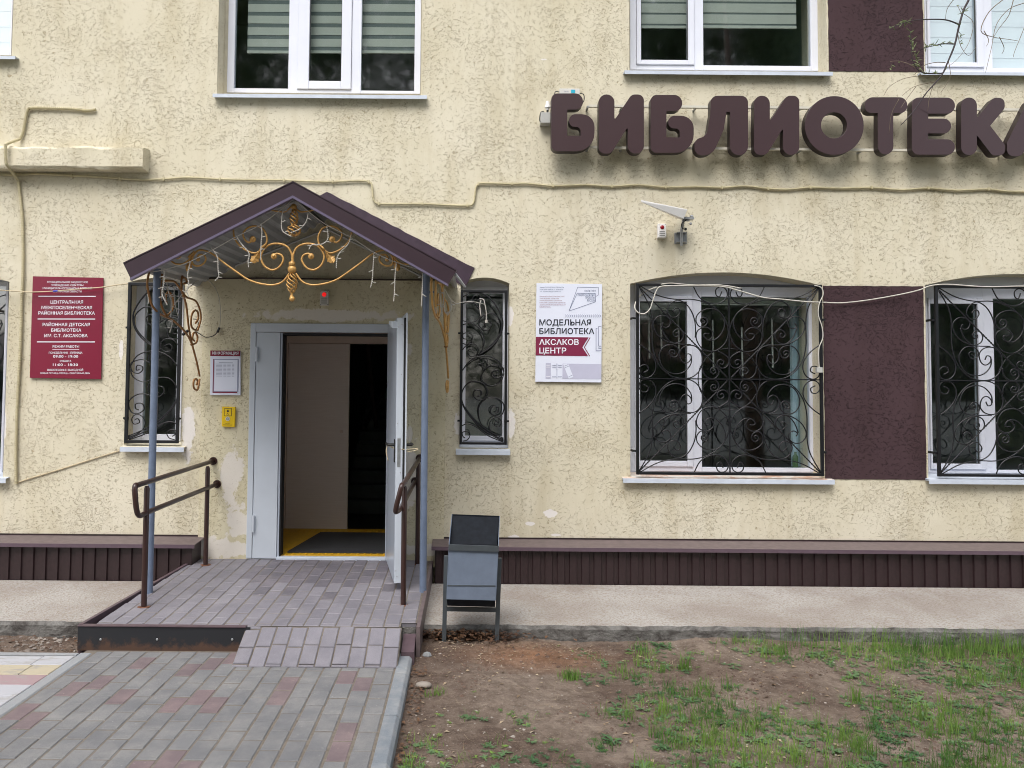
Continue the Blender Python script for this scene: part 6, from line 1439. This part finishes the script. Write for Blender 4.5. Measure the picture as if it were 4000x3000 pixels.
# ------------------------------------------------------------ tree at the right whose branch hangs into view
c4b = c4; YB_ = -3.3
tr = thing('tree', 'thin dark branch with fine drooping twigs and pale green buds hanging in at top right', 'tree', (3.9, -3.3, -.1))
def T4(x, y, dY=0): return at(*c4b(x, y), YB_ + dY)
mb = MB(); mb.tube([(3.9, -3.3, -.12), (3.85, -3.3, 1.6), (3.8, -3.28, 3.2), (3.6, -3.3, 5.0), (3.5, -3.3, 7.0)], [.13, .11, .09, .06, .02], 12); mb.build('trunk', M['bark'], tr, smooth='all')
start = Vector((3.72, -3.3, 4.1))
BR = [([(1400,-260),(1340,-110),(1300,0),(1270,60),(1240,160),(1210,290),(1170,390),(1130,480),(1090,530),(1020,610),(960,700),(900,770),(860,812)], .0055, True),
 ([(1240,160),(1160,130),(1060,125),(960,130),(880,150),(780,190)], .0028, False), ([(1210,285),(1130,285),(1060,300),(1000,315)], .0025, False), ([(1150,405),(1080,405),(1000,430),(945,490)], .0015, False),
 ([(1010,470),(960,440),(900,410),(840,395),(790,400)], .0015, False), ([(1130,475),(1000,470),(940,400),(930,300),(920,200)], .0022, False), ([(1125,485),(1000,490),(880,510),(790,560),(750,620)], .0012, False), ([(1090,530),(950,560),(870,620)], .0012, False),
 ([(1070,550),(1045,640),(1035,720)], .001, False), ([(850,640),(800,740),(785,860)], .001, False), ([(1659,20),(1560,60),(1480,160),(1450,300),(1410,470)], .0015, False), ([(1520,0),(1430,80),(1380,200),(1460,240),(1560,255),(1620,265)], .0018, False),
 ([(1700,60),(1660,180),(1600,330),(1590,370)], .0012, False), ([(1590,0),(1560,100),(1500,180),(1450,260)], .0015, False), ([(1200,0),(1160,60),(1150,130)], .0012, False), ([(1270,90),(1330,150),(1300,280),(1230,380),(1170,430)], .001, False),
 ([(1230,220),(1250,300),(1300,360),(1350,300)], .001, False), ([(1400,200),(1430,260),(1415,300)], .0015, False), ([(1500,240),(1530,310),(1515,350)], .0015, False), ([(1260,100),(1230,40)], .001, False), ([(960,560),(900,640),(860,700)], .001, False), ([(1170,400),(1180,500),(1120,600)], .001, False)]
for k, (pts, r, main) in enumerate(BR):
    P = [T4(x, y, (k % 5 - 2) * .03 * (0 if main else 1) * (i / len(pts))) for i, (x, y) in enumerate(pts)]
    if main: P = [start, start + Vector((-.4, 0, .25))] + P
    S_ = spline(P, 4); mb = MB(); mb.tube(S_, [(r * (1.0 + 1.6 * max(0, 1 - i / 9)) if main else r) * (1 - .8 * i / len(S_)) + .0004 for i in range(len(S_))], 6); mb.build('branch' if r > .002 else 'twig', M['twig'] if r > .002 else M['twigfine'], tr, smooth='all')
for s, e in ((start, T4(1520, 0)), (start, T4(1700, 20)), (start, T4(1590, 0)), (start, T4(1200, 0))):
    S_ = spline([s, s.lerp(e, .5) + Vector((0, 0, .25)), e], 8); mb = MB(); mb.tube(S_, [.012 * (1 - .85 * i / len(S_)) + .0006 for i in range(len(S_))], 6); mb.build('branch', M['twig'], tr, smooth='all')
mb = MB(); rr = random.Random(9)
def needles(path, n):
    for _ in range(n):
        i = rr.randrange(len(path) - 1); t = rr.random(); x = path[i][0] * (1 - t) + path[i + 1][0] * t; y = path[i][1] * (1 - t) + path[i + 1][1] * t
        p = T4(x, y, rr.uniform(-.01, .01)); d = Vector((rr.uniform(-1, 1), rr.uniform(-1, 1), rr.uniform(-.3, 1))).normalized() * rr.uniform(.012, .03); mb.tube([p, p + d * .5, p + d], [.0012, .0022, .0004], 4)
needles([(780, 190), (880, 150), (930, 135)], 26); needles([(920, 200), (935, 300), (960, 380), (1000, 460)], 44); needles([(1000, 315), (1100, 285), (1210, 280)], 20); needles([(1230, 30), (1290, 100)], 6); needles([(1000, 480), (1140, 470)], 14); needles([(1240, 160), (1250, 320)], 10); needles([(780, 470), (860, 400)], 5)
mb.build('buds', M['bud'], tr, kind='stuff')

# ------------------------------------------------------------ across the street (seen in the window panes)
fn = thing('picket_fence', 'white picket fence across the street, seen only as a reflection in the lower windows', 'fence', (0, -14.2, -.1))
pk = MB(); pk.box((-.035, -.01, 0), (.035, .01, 1.55)); pm = None
x = -8.0; k = 0
while x < 14:
    if pm is None: pm = pk.build('picket', M['fencewhite'], fn); pm.location = Vector((x, -14.2, .72)) - ORG[fn.name]
    else:
        o = bpy.data.objects.new('picket', pm.data); col.objects.link(o); o.parent = fn; o.location = Vector((x, -14.2, .72)) - ORG[fn.name]
    x += .115; k += 1
for z in (.25, 1.2): mb = MB(); mb.box((-8, -14.26, z), (14, -14.21, z + .05)); mb.build('fence_rail', M['fencewhite'], fn)
def house(name, label, x0, x1, y0, y1, h, wallm, roofm):
    b = thing(name, label, 'building', ((x0 + x1) / 2, y1, -.1)); mb = MB(); mb.box((x0, y0, -.1), (x1, y1, h)); mb.build('wall', wallm, b)
    mb = MB(); ym = (y0 + y1) / 2; v = [(x0 - .4, y1 + .5, h - .1), (x1 + .4, y1 + .5, h - .1), (x1 + .4, ym, h + 1.9), (x0 - .4, ym, h + 1.9), (x0 - .4, y0 - .5, h - .1), (x1 + .4, y0 - .5, h - .1)]; mb.add(v, [(0, 3, 2, 1), (3, 4, 5, 2), (0, 1, 5, 4), (0, 4, 3), (1, 2, 5)]); mb.build('roof', roofm, b)
    x = x0 + .9
    while x < x1 - 1.2: mb = MB(); mb.box((x, y1, 1.1), (x + 1.1, y1 + .05, 2.5)); mb.build('window', M['slot'], b); x += 2.4
house('house', 'pale house with a red band of roof across the street, seen only as a reflection', 4.5, 16, -30, -23, 3.0, M['paleblock'], M['redroof'])
house('house', 'low pale house further left across the street, seen only as a reflection', -22, -9, -34, -27, 2.8, M['paleblock'], M['roofing'])
def crown_mesh(name, seed, rad, hgt, n, leaf, cone):
    r = np.random.default_rng(seed); nc = 110
    t = r.random(nc) ** .8; rr = rad * (1 - t * (.85 if cone else .35)) * r.uniform(.35, 1, nc); a = r.random(nc) * 6.28
    C = np.stack([rr * np.cos(a), rr * np.sin(a), t * hgt], 1); idx = r.integers(0, nc, n); c = C[idx] + r.normal(0, 1, (n, 3)) * np.array([.55, .55, .5]) * rad / 2.6
    u = r.normal(0, 1, (n, 3)); u /= np.linalg.norm(u, axis=1)[:, None]; w = r.normal(0, 1, (n, 3)); w -= (w * u).sum(1)[:, None] * u; w /= np.linalg.norm(w, axis=1)[:, None]; s = leaf * r.uniform(.6, 1.3, n)[:, None]
    V = np.stack([c - u * s, c + w * s * .5, c + u * s, c - w * s * .5], 1).reshape(-1, 3); F = (np.arange(n)[:, None] * 4 + np.arange(4)).astype(int)
    me = bpy.data.meshes.new(name); me.from_pydata(V.tolist(), [], F.tolist()); me.materials.append(M['foliage']); return me
cm = [crown_mesh('crown', 5, 3.4, 15.5, 56000, .085, True), crown_mesh('crown', 6, 3.6, 14.0, 56000, .08, False)]
spots_t = [(-10.4, -20.5, 1, 'left of all'), (-6.6, -18.5, 1, 'second from the left'), (-2.6, -20, 1, 'opposite the door'), (1.3, -19, 1, 'opposite the white sign'), (5.2, -20.5, 1, 'opposite the wide window'), (9.2, -18.8, 1, 'opposite the lower plum panel'), (12.6, -22, 0, 'furthest right')]
for x, y, k, where in spots_t:
    t_ = thing('leafy_tree', 'dark tree across the street, %s, seen only as a window reflection' % where, 'tree', (x, y, -.1), 'trees across the street')
    mb = MB(); mb.tube([(x, y, -.1), (x + .1, y, 2.5), (x, y, 6)], [.22, .17, .08], 10); mb.build('trunk', M['bark'], t_, smooth='all')
    o = link('crown', cm[k], (x, y, 1.6), t_); s = random.uniform(.95, 1.1); o.scale = (s, s, s); o.rotation_euler.z = random.uniform(0, 6)

for x, y, where in ((14.6, -17.5, 'first'), (18.2, -18.5, 'second')):
    t_ = thing('large_shrub', 'rounded shrub across the street, %s right of the trees, seen as a reflection' % where, 'shrub', (x, y, -.1), 'shrubs across the street')
    mb = MB(); mb.tube([(x, y, -.1), (x, y, 1.5)], [.1, .04], 8); mb.build('stem', M['bark'], t_)
    o = link('crown', cm[1], (x, y, .0), t_); o.scale = (.75, .75, .36)
